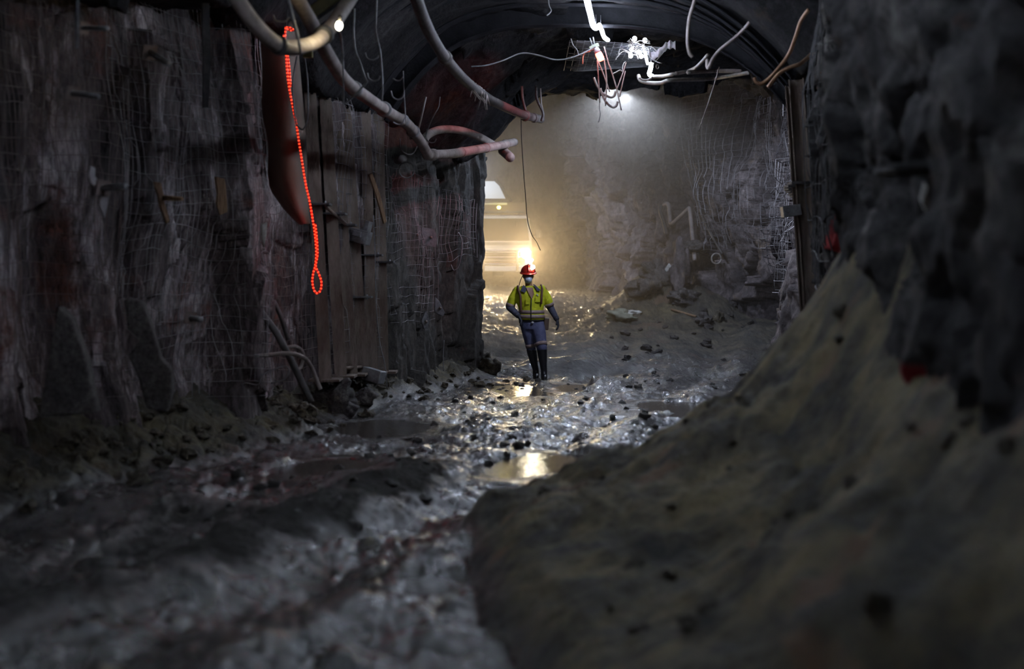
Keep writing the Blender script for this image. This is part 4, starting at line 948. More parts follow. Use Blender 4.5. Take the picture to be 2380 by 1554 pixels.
# debris at the far heap
def ground(px, py, y0=12.0, y1=36.0):
    """where the sight line through a pixel meets the drive floor"""
    Y = np.arange(y0, y1, .04); X = (px - 1190) / FPX * Y; Z = CAM_H - (py - HOR) / FPX * Y
    k = np.where(Z <= floor_z(X, Y)[0])[0]
    return float(Y[k[0]]) if len(k) else y1
def lump(label, px, py, Y, sx, sy, sz, m, name='rock', seed=1, cat='rock', rot=0, group=None):
    R_ = random.Random(seed); mb = MB(); nu, nv = 26, 16
    if py > 600 and Y > 13:
        Yg = ground(px, py + sz * FPX / Y * .55, Y - 4, 34); k_ = Yg / Y; sx *= k_; sy *= k_; sz *= k_; Y = Yg
    c = at(px, py, Y)
    mb.ball((0, 0, 0), 1.0, nu, nv); A = np.array([tuple(v) for v in mb.v])
    f = 1 + .42 * cells(A[:, 0] * 1.6 + seed, A[:, 1] * 1.3, A[:, 2] * 1.3, seed) + .15 * fbm(A[:, 0] * 2, A[:, 1] * 2, A[:, 2] * 2 + seed, 3, seed)
    A = A * f[:, None] * np.array([sx, sy, sz]); mb.v = [Vector(v) for v in A]
    o = mb.build(name, m, None, None); o.location = c; o.rotation_euler = (0, 0, rot)
    return tag(o, label, cat, group)
lump('dark square rock at the end of the stick on the far ground', 1637, 742, 26.2, .16, .16, .11, M['boulder'], seed=3)
lump('pale rock right of the dark square one', 1668, 738, 26.2, .09, .09, .12, M['stone'], seed=4)
lump('big pinkish rock on the far heap beside the bent pipes', 1520, 640, 29, .32, .3, .26, M['boulder'], seed=5)
lump('pink rock lower on the far heap', 1500, 668, 29, .3, .3, .2, M['boulder'], seed=6)
lump('upright rock stump under the bent pipe', 1580, 640, 27.4, .16, .2, .55, M['rock_back'], seed=7)
lump('pale flat rock behind the bent pipe', 1610, 575, 31.2, .28, .2, .12, M['boulder'], seed=8)
lump('purple-grey rock below the upright stump', 1590, 690, 27, .24, .22, .14, M['boulder'], seed=9)
lump('crumpled grey-green bag lying on the far ground', 1446, 735, 27.2, .26, .2, .10, mat('dull_sack', (.16, .16, .12), .8, col2=(.26, .26, .2)), 'sack', 10, 'bag')
lump('white plastic scrap draped over the dull bag', 1469, 726, 27.0, .16, .1, .055, M['rag_dirty'], 'plastic_scrap', 11, 'plastic', .4)
slab('plastic_scrap', 'white scrap standing on the heap left of the stump', 'plastic', [(1541, 636), (1556, 612), (1560, 618), (1548, 634)], ground(1545, 637, 24, 34) - .05, .03, M['rag_dirty'], bevel=0)
slab('plastic_scrap', 'white torn scrap right of the stump', 'plastic', [(1608, 628), (1622, 624), (1648, 636), (1646, 640), (1622, 644), (1610, 640)], ground(1625, 645, 24, 34) - .05, .03, M['rag_dirty'], bevel=0)
single(MB().tube([at(1561, 719, ground(1561, 723)), at(1617, 735, ground(1617, 739))], .026, 6), 'wooden_stick', M['wood'], 'straight wooden stick on the far ground beside the dark rock', 'stick', at(1561, 719, ground(1561, 723)))
# rocks at the foot of the left posts
lump('large rounded boulder at the foot of the nearest steel post', 785, 925, 15.9, .21, .2, .18, M['boulder'], 'boulder', 21)
lump('brown stone left of the rounded boulder, under the leaning pipe', 700, 955, 14.6, .13, .12, .09, M['stone'], 'boulder', 22)
lump('smaller boulder right of the rounded one', 850, 925, 16.6, .13, .12, .10, M['boulder'], 'boulder', 23)
lump('broken rock at the corner foot of the pillar', 1135, 850, 22.6, .14, .14, .16, M['stone'], 'boulder', 24)
# near right wall: ledge block, pale patch, slab (all blurred in the picture)
slab('rock_ledge', 'dark flat beam-like ledge on the near right wall', 'ledge', [(2075, 380), (2285, 360), (2290, 395), (2080, 405)], 6.2, .3, M['rock_right'], bevel=.02)
lump('white-grey patch of bare rock under the dark ledge', 2190, 440, 6.5, .075, .05, .14, M['rag_dirty'], 'pale_rock', 31)
lump('rusty orange stone near the crest of the bank', 1745, 965, 8.3, .13, .13, .10, mat('rust_rock', (.15, .085, .035), .8, col2=(.24, .14, .06), scale=4, bump=.4), 'boulder', 34)

# loose rubble: individuals copied from a few shapes
protos = []
for k in range(7):
    mb = MB(); mb.ball((0, 0, 0), 1.0, 10, 7); A = np.array([tuple(v) for v in mb.v])
    f = 1 + .33 * cells(A[:, 0] * 1.4 + k * 3, A[:, 1] * 1.4, A[:, 2] * 1.4, 40 + k) + .12 * fbm(A[:, 0] * 2, A[:, 1] * 2, A[:, 2] * 2 + k, 3, k)
    mb.v = [Vector(v) for v in A * f[:, None] * np.array([1, .8, .62])]
    protos.append(mb)
meshes = {}
def rock_copy(k, mk, name, loc, s, rz, rx, label, cat, group):
    key = (k, mk)
    if key not in meshes:
        o = protos[k].build(name, M[mk], smooth=(mk == 'clod')); meshes[key] = o
    else:
        o = meshes[key].copy(); COL.objects.link(o); o.name = name
    o.location = loc; o.scale = (s, s, s); o.rotation_euler = (rx, rx * .6, rz)
    return tag(o, label, cat, group)
R_ = random.Random(99); n = 0
while n < 170:
    y = R_.uniform(9.5, 22.5); wx = float(wall_x_left(np.array([y]))[()] if np.ndim(wall_x_left(np.array([y]))) == 0 else wall_x_left(np.array([y]))[0])
    x = wx + .12 + abs(R_.gauss(0, .42)); s = R_.choice([.03, .04, .05, .06, .08, .1]) * R_.uniform(.7, 1.15)
    if x > wx + 1.1: continue
    rock_copy(R_.randrange(7), 'stone', 'rubble_stone', (x, y, zf(x, y) + s * .15), s, R_.random() * 6, R_.uniform(-.5, .5), 'loose broken stone in the rubble along the foot of the left wall', 'stone', 'rubble stones along the left wall'); n += 1
n = 0
while n < 130:
    y = R_.uniform(9, 23); x = R_.uniform(-2.4, 2.6) + .2 * (y - 14)
    if x < wall_x_left(np.array([y]))[0] + 1.1 or x > np.interp(y, _fy, _fx) - .1: continue
    s = R_.uniform(.02, .055)
    rock_copy(R_.randrange(7), 'clod', 'mud_clod', (x, y, zf(x, y) + s * .1), s * 1.3, R_.random() * 6, R_.uniform(-.3, .3), 'dark clod of mud lying on the wet drive floor', 'mud clod', 'mud clods on the drive floor'); n += 1
n = 0
while n < 40:
    y = R_.uniform(24.5, 31); x = R_.uniform(1.8, 5.2)
    s = R_.uniform(.03, .12); z = zf(x, y)
    rock_copy(R_.randrange(7), 'boulder', 'fallen_rock', (x, y, z + s * .2), s, R_.random() * 6, R_.uniform(-.5, .5), 'fallen rock scattered before the far right wall', 'rock', 'fallen rocks before the far right wall'); n += 1
n = 0
while n < 46:
    y = R_.uniform(3.2, 9.0); x = np.interp(y, _fy, _fx) + R_.uniform(.4, 2.0)
    s = R_.uniform(.02, .06); z = zf(x, y)
    rock_copy(R_.randrange(7), 'stone', 'bank_stone', (x, y, z + s * .1), s, R_.random() * 6, R_.uniform(-.5, .5), 'stone bedded in the out-of-focus bank on the right', 'stone', 'stones in the right bank'); n += 1

# ------------------------------------------------------------------ the truck coming round the corner
def zr(y): return float(ramp(np.array([float(y)]))[0])
WHITE = mat('dusty_white_paint', (.62, .58, .50), .35, col2=(.78, .74, .66), scale=3, coat=.3)
GLASS = mat('windscreen_glass', (.02, .018, .015), .05, 0, spec=.5)
LAMP = emit('headlamp_glow', (1, .80, .42), 90); LAMP.cycles.emission_sampling = 'NONE'
AMBER = emit('amber_glow', (1, .85, .15), 9)
ty = 38.0; tx = -.31; tz = zr(ty)
T = thing('utility_truck', 'white off-road utility truck with headlight on, half hidden behind the pillar', 'truck', (tx, ty, tz))
def tp_(x, y, z): return Vector((tx + x, ty + y, tz + z + .03 * y))
def tbox(c, d, **k): mb = MB(); mb.box(tp_(*c), d, **k); return mb
def prism(sections):
    """lofted rectangular sections: (y, z0, z1, half width bottom, half width top)"""
    mb = MB(); 
    for (y, z0, z1, a, b) in sections: mb.v += [tp_(-a, y, z0), tp_(a, y, z0), tp_(b, y, z1), tp_(-b, y, z1)]
    for i in range(len(sections) - 1):
        o_ = i * 4
        for j in range(4): mb.f.append((o_ + j, o_ + (j + 1) % 4, o_ + 4 + (j + 1) % 4, o_ + 4 + j))
    mb.f += [(3, 2, 1, 0), tuple(len(mb.v) - 4 + j for j in range(4))]
    return mb
part(prism([(0, .55, 1.02, .86, .80), (.15, .5, 1.12, .88, .80), (1.15, .5, 1.20, .88, .84), (1.2, .5, 1.22, .89, .86)]), 'bonnet', WHITE, T, smooth=False, bevel=.05)
part(prism([(1.15, .48, 1.24, .89, .86), (2.6, .48, 1.24, .89, .86)]), 'cab_body', WHITE, T, smooth=False, bevel=.03)
# cab frame: pillars + roof, windscreen leaning back
mb = MB()
for s in (-1, 1):
    mb.tube([tp_(s * .83, 1.18, 1.2), tp_(s * .74, 1.52, 1.86)], .038, 8); mb.tube([tp_(s * .84, 2.55, 1.2), tp_(s * .76, 2.5, 1.86)], .05, 8)
part(mb, 'roof_pillar', WHITE, T)
part(prism([(1.46, 1.84, 1.93, .76, .72), (1.6, 1.86, 1.96, .77, .73), (2.6, 1.86, 1.96, .77, .73)]), 'roof', WHITE, T, smooth=False, bevel=.03)
mb = MB(); mb.v = [tp_(-.80, 1.2, 1.22), tp_(.80, 1.2, 1.22), tp_(.71, 1.5, 1.86), tp_(-.71, 1.5, 1.86)]; mb.v += [v + Vector((0, .01, -.003)) for v in mb.v]
mb.f = [(0, 1, 2, 3), (7, 6, 5, 4), (0, 4, 5, 1), (1, 5, 6, 2), (2, 6, 7, 3), (3, 7, 4, 0)]
part(mb, 'windscreen', GLASS, T, smooth=False)
mb = MB(); mb.tube([tp_(.46, 1.30, 1.30), tp_(.43, 1.44, 1.76)], .012, 6); part(mb, 'wiper', M['black'], T)
mb = MB()
for s in (-1, 1):
    q = [tp_(s * .87, 1.35, 1.25), tp_(s * .87, 2.4, 1.25), tp_(s * .78, 2.4, 1.82), tp_(s * .79, 1.6, 1.82)]; b_ = len(mb.v); mb.v += q; mb.f.append((b_, b_ + 1, b_ + 2, b_ + 3))
part(mb, 'side_window', GLASS, T, smooth=False)
part(tbox((0, -.02, .80), (1.30, .05, .26)), 'grille', M['black'], T, smooth=False, bevel=.01)
mb = MB(); [mb.box(tp_(0, -.05, z), (1.24, .02, .022)) for z in (.72, .80, .88)]; part(mb, 'grille_bar', M['steel'], T, smooth=False)
part(tbox((0, -.14, .50), (1.72, .18, .16)), 'bumper', WHITE, T, smooth=False, bevel=.03)
mb = MB()
for z in (.62, .80, .98): mb.tube([tp_(-.52, -.20, z), tp_(-.44, -.26, z), tp_(.44, -.26, z), tp_(.52, -.20, z)], .026, 8)
for x in (-.45, .45): mb.tube([tp_(x, -.27, .45), tp_(x, -.27, 1.0)], .03, 8)
part(mb, 'bull_bar', M['steel'], T)
for s in (-1, 1):
    hl = tp_(s * .68, -.06, .90)
    part(MB().tube([hl + Vector((0, .05, 0)), hl, hl + Vector((0, -.01, 0))], [.12, .135, .12], 16), 'headlight', LAMP, T)
    part(MB().tube([hl + Vector((0, .06, 0)), hl + Vector((0, .005, 0))], .128, 16, cap=False), 'headlight_bezel', M['steel'], T)
    part(MB().ball(tp_(s * .84, -.03, .72), (.035, .03, .035)), 'indicator', AMBER if s < 0 else LAMP, T)
    mb = MB(); mb.box(tp_(s * 1.02, 1.3, 1.42), (.13, .05, .22)); mb.tube([tp_(s * .86, 1.32, 1.38), tp_(s * 1.0, 1.31, 1.40)], .012, 6); part(mb, 'side_mirror', M['black'], T, smooth=False, bevel=.01)
    for yw in (.55, 3.2):
        c = tp_(s * .80, yw, .36); part(MB().tube([c + Vector((-.11, 0, 0)), c + Vector((-.08, 0, 0)), c + Vector((.08, 0, 0)), c + Vector((.11, 0, 0))], [.30, .36, .36, .30], 24), 'wheel', M['black'], T)
    add_light('headlight_beam', hl + Vector((0, -.16, 0)), E_HEAD if s > 0 else E_HEAD * .6, (1, .70, .36), .10, T, 'SPOT', (-math.pi / 2 + .04, 0, 0), math.radians(110), .9)
part(tbox((0, 3.6, .72), (1.75, 2.0, .5)), 'tray', WHITE, T, smooth=False, bevel=.02)
mb = MB(); [mb.box(tp_(s * .82, 3.6, 1.35), (.04, 2.0, .9)) for s in (-1, 1)]; part(mb, 'tray_side', M['darksteel'], T, smooth=False)
mb = MB(); mb.box(tp_(0, 1.75, 2.03), (1.3, .5, .05)); [mb.tube([tp_(x, 1.7, 1.95), tp_(x, 1.7, 2.03)], .02, 6) for x in (-.5, 0, .5)]; part(mb, 'roof_rack', M['darksteel'], T, smooth=False)
# dark equipment above the cab and its pale cone lamp
part(MB().ball(tp_(.18, 1.6, 2.02), (.05, .05, .07), half=True), 'antenna_base', M['cloth_pale'], T)
part(tbox((.06, 2.6, 2.14), (1.32, .5, .36)), 'headboard', mat('brown_board', (.14, .09, .05), .6), T, smooth=False, bevel=.02)
part(tbox((-.3, 2.3, 2.28), (.95, .1, .06)), 'light_bar', M['cloth_pale'], T, smooth=False, bevel=.01)
b = tp_(-.06, 2.05, 2.17); part(MB().ball(b, (.055, .05, .048)), 'beacon', emit('yellow_beacon', (1, .88, .12), 14), T)
add_light('beacon_light', b + Vector((.02, -.12, 0)), 6, (1, .85, .2), .04, T)

# machine behind with a lit cab window
my = 43.5; mx_ = -1.32; mz = zr(my)
T2 = thing('mine_vehicle', 'taller machine behind the truck, only its lit cab window showing', 'vehicle', (mx_, my, mz))
def q_(x, y, z): return Vector((mx_ + x, my + y, mz + z))
mb = MB(); mb.box(q_(0, 1.5, 1.3), (2.1, 3.2, 1.2)); part(mb, 'body', M['darksteel'], T2, smooth=False, bevel=.05)
wh = emit('lit_cab_window', (.80, .86, .85), .55, (.7, .7, .7)); zc = CAM_H - (440 - HOR) / FPX * my - mz
mb = MB(); mb.v = [q_(-.5, 0, zc - .28), q_(1.12, 0, zc - .28), q_(.93, .12, zc + .12), q_(.78, .15, zc + .26), q_(-.5, .15, zc + .26)]; mb.v += [v + Vector((0, .03, 0)) for v in mb.v]
mb.f = [(0, 1, 2, 3, 4), (9, 8, 7, 6, 5)] + [(j, j + 5, (j + 1) % 5 + 5, (j + 1) % 5) for j in range(5)]
part(mb, 'cab_window', wh, T2, smooth=False)
mb = MB(); mb.tube([q_(1.30, 0, zc - .36), q_(1.0, .12, zc + .1), q_(.8, .15, zc + .34)], .05, 6); part(mb, 'cab_pillar', M['black'], T2)
mb = MB(); mb.box(q_(.3, .2, zc - .48), (1.9, .3, .34)); mb.box(q_(.2, 1.0, zc - .9), (1.8, 1.6, .9)); part(mb, 'cab_body', M['darksteel'], T2, smooth=False, bevel=.03)
for s in (-1, 1):
    for yw in (.6, 2.6):
        c = q_(s * .9, yw, .55); part(MB().tube([c + Vector((-.18, 0, 0)), c + Vector((.18, 0, 0))], .55, 22), 'wheel', M['black'], T2)
add_light('cab_light', q_(.5, -.5, zc + .3), 12, (.85, .9, 1), .1, T2)

# ------------------------------------------------------------------ the walking person
FYP = 22.4; fx0 = (1253 - 1190) / FPX * FYP; fz0 = zf(fx0, FYP)
fz0 = CAM_H - (880 - HOR) / FPX * FYP
PT = thing('person', 'person in yellow high-visibility shirt, blue trousers and red hard hat walking towards the camera', 'person', (fx0, FYP, fz0))
def pp(x, y, z): return Vector((fx0 + x, FYP + y, fz0 + z))
def limb(pts, radii, flat=1.0):
    """continuous tapered limb with round ends"""
    P = smooth_path(pts, 6); k = len(P); rr = np.interp(np.linspace(0, len(radii) - 1, k), range(len(radii)), radii)
    mb = MB(); mb.tube(P, list(map(float, rr)), 16); mb.ball(P[0], float(rr[0]), 12, 8); mb.ball(P[-1], float(rr[-1]), 12, 8); return mb
def merge(*ms):
    o = MB()
    for m_ in ms: o.add(m_.v, m_.f)
    return o
def skin(o, vox=.012, it=4):
    r = o.modifiers.new('weld', 'REMESH'); r.mode = 'VOXEL'; r.voxel_size = vox; r.use_smooth_shade = True
    s_ = o.modifiers.new('relax', 'SMOOTH'); s_.factor = .6; s_.iterations = it
    return o
SKIN = mat('skin', (.30, .16, .11), .5, col2=(.36, .20, .14)); HIVIS = mat('yellow_shirt', (.50, .52, .012), .8, col2=(.66, .67, .02), scale=7, bump=.5, bscale=18)
NAVY = mat('navy_cloth', (.045, .045, .075), .85, col2=(.075, .075, .12), scale=8, bump=.5, bscale=18); TROU = mat('blue_trousers', (.07, .075, .15), .85, col2=(.11, .115, .21), scale=6, bump=.5, bscale=15)
BAND = mat('grey_reflective_band', (.24, .165, .15), .5, col2=(.33, .24, .23), scale=10); RUB = mat('rubber_boot', (.012, .012, .015), .35); GLOVE = mat('dark_glove', (.03, .03, .042), .7)
RED = mat('red_helmet', (.60, .035, .02), .35, coat=.3); MASK = mat('dust_mask', (.58, .64, .78), .7); STRAP = mat('dark_strap', (.12, .05, .03), .7)
sh_l = pp(-.37, .02, 1.385); sh_r = pp(.075, .0, 1.405); el_l = pp(-.46, .02, 1.13); el_r = pp(.175, .04, 1.13); wr_l = pp(-.335, -.14, 1.0); wr_r = pp(.275, -.03, .945)
hip_l = pp(-.20, 0, .90); hip_r = pp(-.03, 0, .90); kn_l = pp(-.13, .03, .50); kn_r = pp(.035, -.14, .53); an_l = pp(-.05, .10, .10); an_r = pp(.075, -.12, .10)
torso = lambda g: MB().loft([(pp(-.115, 0, .86), .165 + g, .115 + g), (pp(-.12, 0, .95), .17 + g, .125 + g), (pp(-.125, 0, 1.08), .165 + g, .12 + g), (pp(-.14, 0, 1.22), .20 + g, .13 + g),
    (pp(-.148, 0, 1.34), .235 + g, .125 + g), (pp(-.15, .01, 1.41), .21 + g, .10 + g), (pp(-.155, .01, 1.455), .12 + g, .08 + g)])
hc = pp(-.172, -.02, 1.625)
def hand(w, d, side, palm, curl):
    """palm, four unequal bent fingers and a thumb from its side; w wrist, d hand direction, side = across the palm, palm = facing"""
    d = d.normalized(); side = (side - d * side.dot(d)).normalized(); palm = d.cross(side) * (1 if palm > 0 else -1)
    mb = MB(); mb.loft([(w, .028, .022, side, palm), (w + d * .035, .038, .017, side, palm), (w + d * .085, .042, .015, side, palm), (w + d * .098, .038, .012, side, palm)])
    for k, (o_, ln) in enumerate(zip((-.031, -.010, .011, .031), (.068, .078, .073, .056))):
        b0 = w + d * .09 + side * o_; a = curl; p = [b0]; v = d
        for j, fr_ in enumerate((.42, .33, .25)):
            v = (v * math.cos(a) + palm * math.sin(a)).normalized(); p.append(p[-1] + v * ln * fr_); a = curl * .9
        mb.tube(p, [.0105, .0100, .0092, .0078], 8); mb.ball(p[-1], .0078, 8, 6)
    t0 = w + d * .03 - side * .034; t1 = t0 + (d * .6 - side * .65 + palm * .35).normalized() * .038; t2 = t1 + (d * .9 - side * .1 + palm * .4).normalized() * .032
    mb.tube([t0, t1, t2], [.014, .0115, .009], 8); mb.ball(t2, .009, 8, 6); mb.ball(t0, .0145, 8, 6)
    return mb
HL = hand(wr_l + Vector((.012, -.02, -.01)), Vector((.42, -.35, -.75)), Vector((0, -1, .2)), 1, .45)
HR = hand(wr_r + Vector((.005, 0, -.01)), Vector((.22, -.12, -1)), Vector((0, 1, 0)), -1, .35)
head = MB().loft([(hc + Vector((0, .012, -.125)), .03, .045), (hc + Vector((0, .0, -.105)), .05, .068), (hc + Vector((0, 0, -.06)), .066, .085), (hc + Vector((0, 0, 0)), .074, .094), (hc + Vector((0, .005, .05)), .073, .093), (hc + Vector((0, .01, .09)), .055, .07), (hc + Vector((0, .01, .112)), .02, .03)])
nose = MB().loft([(hc + Vector((0, -.088, .012)), .008, .008), (hc + Vector((0, -.10, -.015)), .011, .014), (hc + Vector((0, -.098, -.032)), .015, .014)])
ears = merge(MB().ball(hc + Vector((-.077, .012, -.01)), (.012, .02, .032)), MB().ball(hc + Vector((.077, .012, -.01)), (.012, .02, .032)))
neck = limb([pp(-.155, .02, 1.42), pp(-.162, .01, 1.48), hc + Vector((0, .012, -.07))], [.062, .056, .055])
body = merge(torso(-.012), head, nose, ears, neck, limb([sh_l, el_l, wr_l], [.052, .042, .028]), limb([sh_r, el_r, wr_r], [.052, .042, .028]), HL, HR,
             limb([hip_l, kn_l, an_l], [.085, .055, .04]), limb([hip_r, kn_r, an_r], [.085, .055, .04]))
o = part(body, 'body', SKIN, PT); skin(o, .008, 2)
# eyes and brows
mb = MB()
for s in (-1, 1): mb.ball(hc + Vector((s * .030, -.087, .012)), (.013, .009, .008), 10, 6)
part(mb, 'eyes', mat('eyes', (.5, .48, .45), .3), PT)
mb = MB()
for s in (-1, 1): mb.tube([hc + Vector((s * .014, -.094, .032)), hc + Vector((s * .045, -.084, .034))], .005, 5); mb.ball(hc + Vector((s * .030, -.0955, .012)), (.005, .003, .005), 8, 5)
part(mb, 'eyebrows', M['black'], PT)
part(MB().loft([(hc + Vector((0, .05, -.02)), .074, .052), (hc + Vector((0, .055, .02)), .078, .055), (hc + Vector((0, .05, .06)), .07, .05)]), 'hair', M['black'], PT)
# shirt: torso and yellow upper sleeves
shirt = merge(MB().loft([(pp(-.115, 0, .925), .198, .145), (pp(-.118, 0, .985), .212, .16), (pp(-.125, 0, 1.08), .195, .148), (pp(-.14, 0, 1.22), .222, .15), (pp(-.148, 0, 1.34), .25, .142), (pp(-.15, .01, 1.41), .20, .115), (pp(-.155, .015, 1.465), .12, .085)]),
    limb([sh_l + Vector((.03, 0, .005)), sh_l.lerp(el_l, .5), sh_l.lerp(el_l, .86)], [.070, .074, .070]), limb([sh_r + Vector((-.03, 0, .005)), sh_r.lerp(el_r, .5), sh_r.lerp(el_r, .84)], [.070, .074, .070]))
skin(part(shirt, 'shirt', HIVIS, PT), .012, 3)
for slv in (limb([sh_l.lerp(el_l, .9), el_l, wr_l], [.064, .066, .045]), limb([sh_r.lerp(el_r, .88), el_r, wr_r], [.064, .062, .042])):
    skin(part(slv, 'lower_sleeve', NAVY, PT, label='navy lower sleeve'), .011, 3)
mb = MB()
for a_, b_, t in ((sh_l, el_l, .80), (sh_r, el_r, .78)):
    d = (b_ - a_).normalized(); p = a_.lerp(b_, t); mb.tube([p, p + d * .05], [.076, .074], 20, cap=False)
part(mb, 'sleeve_band', BAND, PT, label='grey reflective bands on the sleeves').modifiers.new('t', 'SOLIDIFY').thickness = .006
for z, a_, b_, nm in ((1.055, .206, .158, 'waist_band'), (.985, .217, .165, 'hem_band')):
    mb = MB(); mb.loft([(pp(-.122, 0, z - .028), a_, b_), (pp(-.122, 0, z + .028), a_ - .002, b_ - .001)], cap=False)
    part(mb, nm, BAND, PT, label='grey reflective band round the shirt').modifiers.new('t', 'SOLIDIFY').thickness = .006
# placket, open collar, bare throat
mb = MB(); mb.tube([pp(-.125, -.152, 1.27), pp(-.128, -.158, 1.18), pp(-.13, -.155, 1.08), pp(-.13, -.17, .99), pp(-.13, -.15, .93)], .008, 6); part(mb, 'zip', M['black'], PT)
def flap(pts, nm, m_, th=.012):
    mb = MB(); n = len(pts); mb.v = [Vector(p) for p in pts] + [Vector(p) + Vector((0, .02, 0)) for p in pts]
    mb.f = [tuple(range(n)), tuple(2 * n - 1 - j for j in range(n))] + [(j, (j + 1) % n, (j + 1) % n + n, j + n) for j in range(n)]
    return part(mb, nm, m_, PT, smooth=False, bevel=.004)
flap([pp(-.245, -.085, 1.475), pp(-.195, -.12, 1.42), pp(-.225, -.15, 1.36), pp(-.29, -.13, 1.385)], 'collar', NAVY)
flap([pp(-.09, -.085, 1.49), pp(-.03, -.13, 1.385), pp(.02, -.13, 1.395), pp(-.06, -.08, 1.475)], 'collar', NAVY)
flap([pp(-.20, -.128, 1.435), pp(-.105, -.128, 1.435), pp(-.085, -.150, 1.34), pp(-.115, -.158, 1.265), pp(-.155, -.158, 1.33)], 'throat', SKIN)
flap([pp(-.21, -.158, 1.26), pp(-.15, -.162, 1.26), pp(-.15, -.162, 1.18), pp(-.21, -.158, 1.18)], 'chest_pocket', HIVIS)
flap([pp(-.06, -.156, 1.30), pp(.01, -.15, 1.30), pp(.01, -.15, 1.215), pp(-.06, -.156, 1.215)], 'chest_pocket', HIVIS)
mb = MB(); mb.tube([pp(-.045, -.148, 1.335), pp(-.02, -.148, 1.315), pp(-.03, -.15, 1.30)], .01, 6); part(mb, 'shoulder_clip', M['cloth_pale'], PT)
# harness straps over the shoulders
for pts in ([pp(-.335, .0, 1.46), pp(-.325, -.09, 1.40), pp(-.295, -.14, 1.30), pp(-.29, -.152, 1.16), pp(-.285, -.15, 1.06)], [pp(.03, .0, 1.475), pp(.045, -.07, 1.42), pp(.04, -.11, 1.34), pp(.035, -.13, 1.26), pp(.03, -.12, 1.18)]):
    mb = MB(); P = smooth_path(pts, 5); mb.tube(P, .018, 8); part(mb, 'harness_strap', STRAP, PT)
mb = MB(); mb.tube(smooth_path([hc + Vector((-.08, -.03, .02)), pp(-.30, -.05, 1.53), pp(-.315, -.06, 1.47)], 5), .006, 6); part(mb, 'lamp_cord', M['black'], PT)
# belt, pouch
mb = MB(); mb.loft([(pp(-.115, 0, .905), .195, .142), (pp(-.115, 0, .945), .197, .144)], cap=False); part(mb, 'belt', M['black'], PT).modifiers.new('t', 'SOLIDIFY').thickness = .008
part(MB().box(pp(.115, .0, .865), (.075, .11, .19), Matrix.Rotation(.08, 3, 'Y')), 'belt_pouch', mat('brown_pouch', (.09, .06, .045), .5), PT, smooth=False, bevel=.012)
part(MB().ball(pp(-.105, -.15, .89), (.022, .012, .018)), 'buckle', M['cloth_pale'], PT)
# trousers with shin bands, boots
tr_ = merge(MB().loft([(pp(-.115, 0, .78), .165, .125), (pp(-.115, 0, .86), .185, .132), (pp(-.115, 0, .93), .185, .132)]),
    limb([hip_l + Vector((0, 0, -.02)), hip_l.lerp(kn_l, .5), kn_l, kn_l.lerp(an_l, .22)], [.108, .098, .075, .072]), limb([hip_r + Vector((0, 0, -.02)), hip_r.lerp(kn_r, .5), kn_r, kn_r.lerp(an_r, .16)], [.112, .105, .085, .08]))
skin(part(tr_, 'trousers', TROU, PT), .012, 3)
mb = MB()
for h_, k_, r_ in ((hip_l, kn_l, .085), (hip_r, kn_r, .095)):
    d = (k_ - h_).normalized(); p = h_.lerp(k_, .88); mb.tube([p, p + d * .055], [r_, r_ - .004], 20, cap=False)
part(mb, 'shin_band', BAND, PT, label='dusty reflective bands at the knees').modifiers.new('t', 'SOLIDIFY').thickness = .006
for nm, k_, a_, fy in (('boot', kn_l, an_l, -.0), ('boot', kn_r, an_r, -.0)):
    top = k_.lerp(a_, .10)
    b_ = merge(MB().loft([(top, .082, .086), (k_.lerp(a_, .35), .074, .078), (k_.lerp(a_, .7), .058, .062), (a_ + Vector((0, .005, .03)), .050, .058), (a_ + Vector((0, -.01, -.045)), .052, .075), (a_ + Vector((0, -.01, -.085)), .05, .075)]),
        limb([a_ + Vector((0, .0, -.055)), a_ + Vector((.004, -.08, -.06)), a_ + Vector((.008, -.15, -.066))], [.046, .048, .036]))
    skin(part(b_, nm, RUB, PT), .011, 2)
    mb = MB(); mb.loft([(a_ + Vector((.004, -.06, -.10)), .052, .145), (a_ + Vector((.004, -.06, -.082)), .054, .147)]); part(mb, 'sole', M['black'], PT)
# gloves over the hands
def glove_mb(h): 
    return h
for h_, w_, e_, nm in ((HL, wr_l, el_l, 'glove'), (HR, wr_r, el_r, 'glove')):
    mb = MB(); mb.add(h_.v, h_.f); d = (w_ - e_).normalized(); mb.tube([w_ - d * .03, w_ + d * .02], [.042, .034], 14)
    g = part(mb, nm, GLOVE, PT); dsp = skin(g, .006, 1).modifiers.new('grow', 'DISPLACE'); dsp.strength = .006; dsp.mid_level = 0
# mask with fold, valve and straps
mk_ = MB().loft([(hc + Vector((0, -.060, -.005)), .030, .045), (hc + Vector((0, -.066, -.03)), .055, .056), (hc + Vector((0, -.068, -.062)), .062, .066), (hc + Vector((0, -.058, -.095)), .052, .056), (hc + Vector((0, -.045, -.122)), .028, .035)])
part(mk_, 'dust_mask', MASK, PT)
mb = MB()
for s in (-1, 1): mb.tube([hc + Vector((s * .058, -.06, -.05)), hc + Vector((s * .079, .0, -.02))], .003, 5)
part(mb, 'mask_strap', M['cloth_pale'], PT)
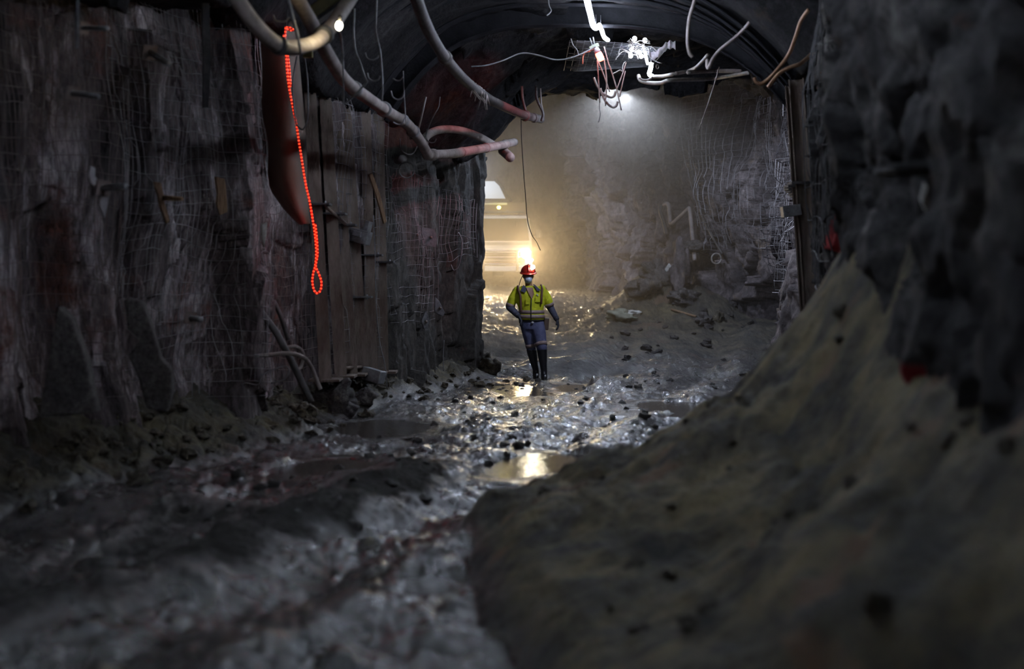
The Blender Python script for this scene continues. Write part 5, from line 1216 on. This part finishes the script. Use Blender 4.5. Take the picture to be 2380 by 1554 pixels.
# helmet: shell, brim, ridge, lamp
hz = hc + Vector((0, .008, .055))
mb = MB(); tilt = Matrix.Rotation(.18, 3, 'X')
mb.ball((0, 0, 0), (.118, .138, .118), 28, 10, half=True); mb.v = [hz + tilt @ v for v in mb.v]
hat = part(mb, 'hard_hat', RED, PT)
def hp(v): return hz + tilt @ Vector(v)
mb = MB(); nb_ = 32
for j in range(nb_):
    a = 2 * math.pi * j / nb_; f = 1.16 + .14 * max(0, -math.sin(a)) ** 2; mb.v += [hp((.114 * math.cos(a), .134 * math.sin(a), .008)), hp((.114 * math.cos(a) * f, .134 * math.sin(a) * f, -.010)), hp((.114 * math.cos(a) * f, .134 * math.sin(a) * f, -.016)), hp((.112 * math.cos(a), .132 * math.sin(a), -.004))]
for j in range(nb_):
    for k in range(4): a = j * 4 + k; b_ = j * 4 + (k + 1) % 4; c_ = ((j + 1) % nb_) * 4; mb.f.append((a, b_, c_ + (k + 1) % 4, c_ + k))
part(mb, 'brim', RED, hat)
mb = MB(); mb.tube([hp((0, .138 * math.cos(t), .118 * math.sin(t) + .003)) for t in np.linspace(.2, 2.9, 12)], .012, 8); part(mb, 'ridge', RED, hat)
lp = hz + Vector((.070, -.105, .078))
HLAMP = emit('cap_lamp_glow', (1, .88, .62), 120); HLAMP.cycles.emission_sampling = 'NONE'
lm = part(MB().tube([lp + Vector((0, .05, -.01)), lp], [.026, .034], 14), 'cap_lamp', M['black'], hat)
part(MB().tube([lp + Vector((0, -.002, 0)), lp + Vector((0, -.014, 0))], [.036, .030], 14), 'cap_lamp_glass', HLAMP, hat, label='bright cap lamp')
add_light('cap_lamp_beam', lp + Vector((0, -.05, 0)), 25, (1, .88, .62), .03, PT, 'SPOT', (-math.pi / 2 + .3, 0, .25), math.radians(75), .8)

# ------------------------------------------------------------------ dust haze round the headlights
mb = MB(); mb.box((.5, 36.1, 3.3), (14, 23.0, 9.0))
hz_ = single(mb, 'dust_haze', mat('tmp'), 'dusty golden haze filling the drive round the truck', 'haze', (.5, 36.1, 3.3), smooth=False, kind='stuff')
m = bpy.data.materials.new('haze'); m.use_nodes = True; nt = m.node_tree; nt.nodes.clear()
out = nt.nodes.new('ShaderNodeOutputMaterial'); vsn = nt.nodes.new('ShaderNodeVolumeScatter'); vsn.inputs['Color'].default_value = (1, .93, .82, 1); vsn.inputs['Density'].default_value = HAZE; vsn.inputs['Anisotropy'].default_value = .72
nt.links.new(vsn.outputs[0], out.inputs['Volume']); hz_.data.materials.clear(); hz_.data.materials.append(m)
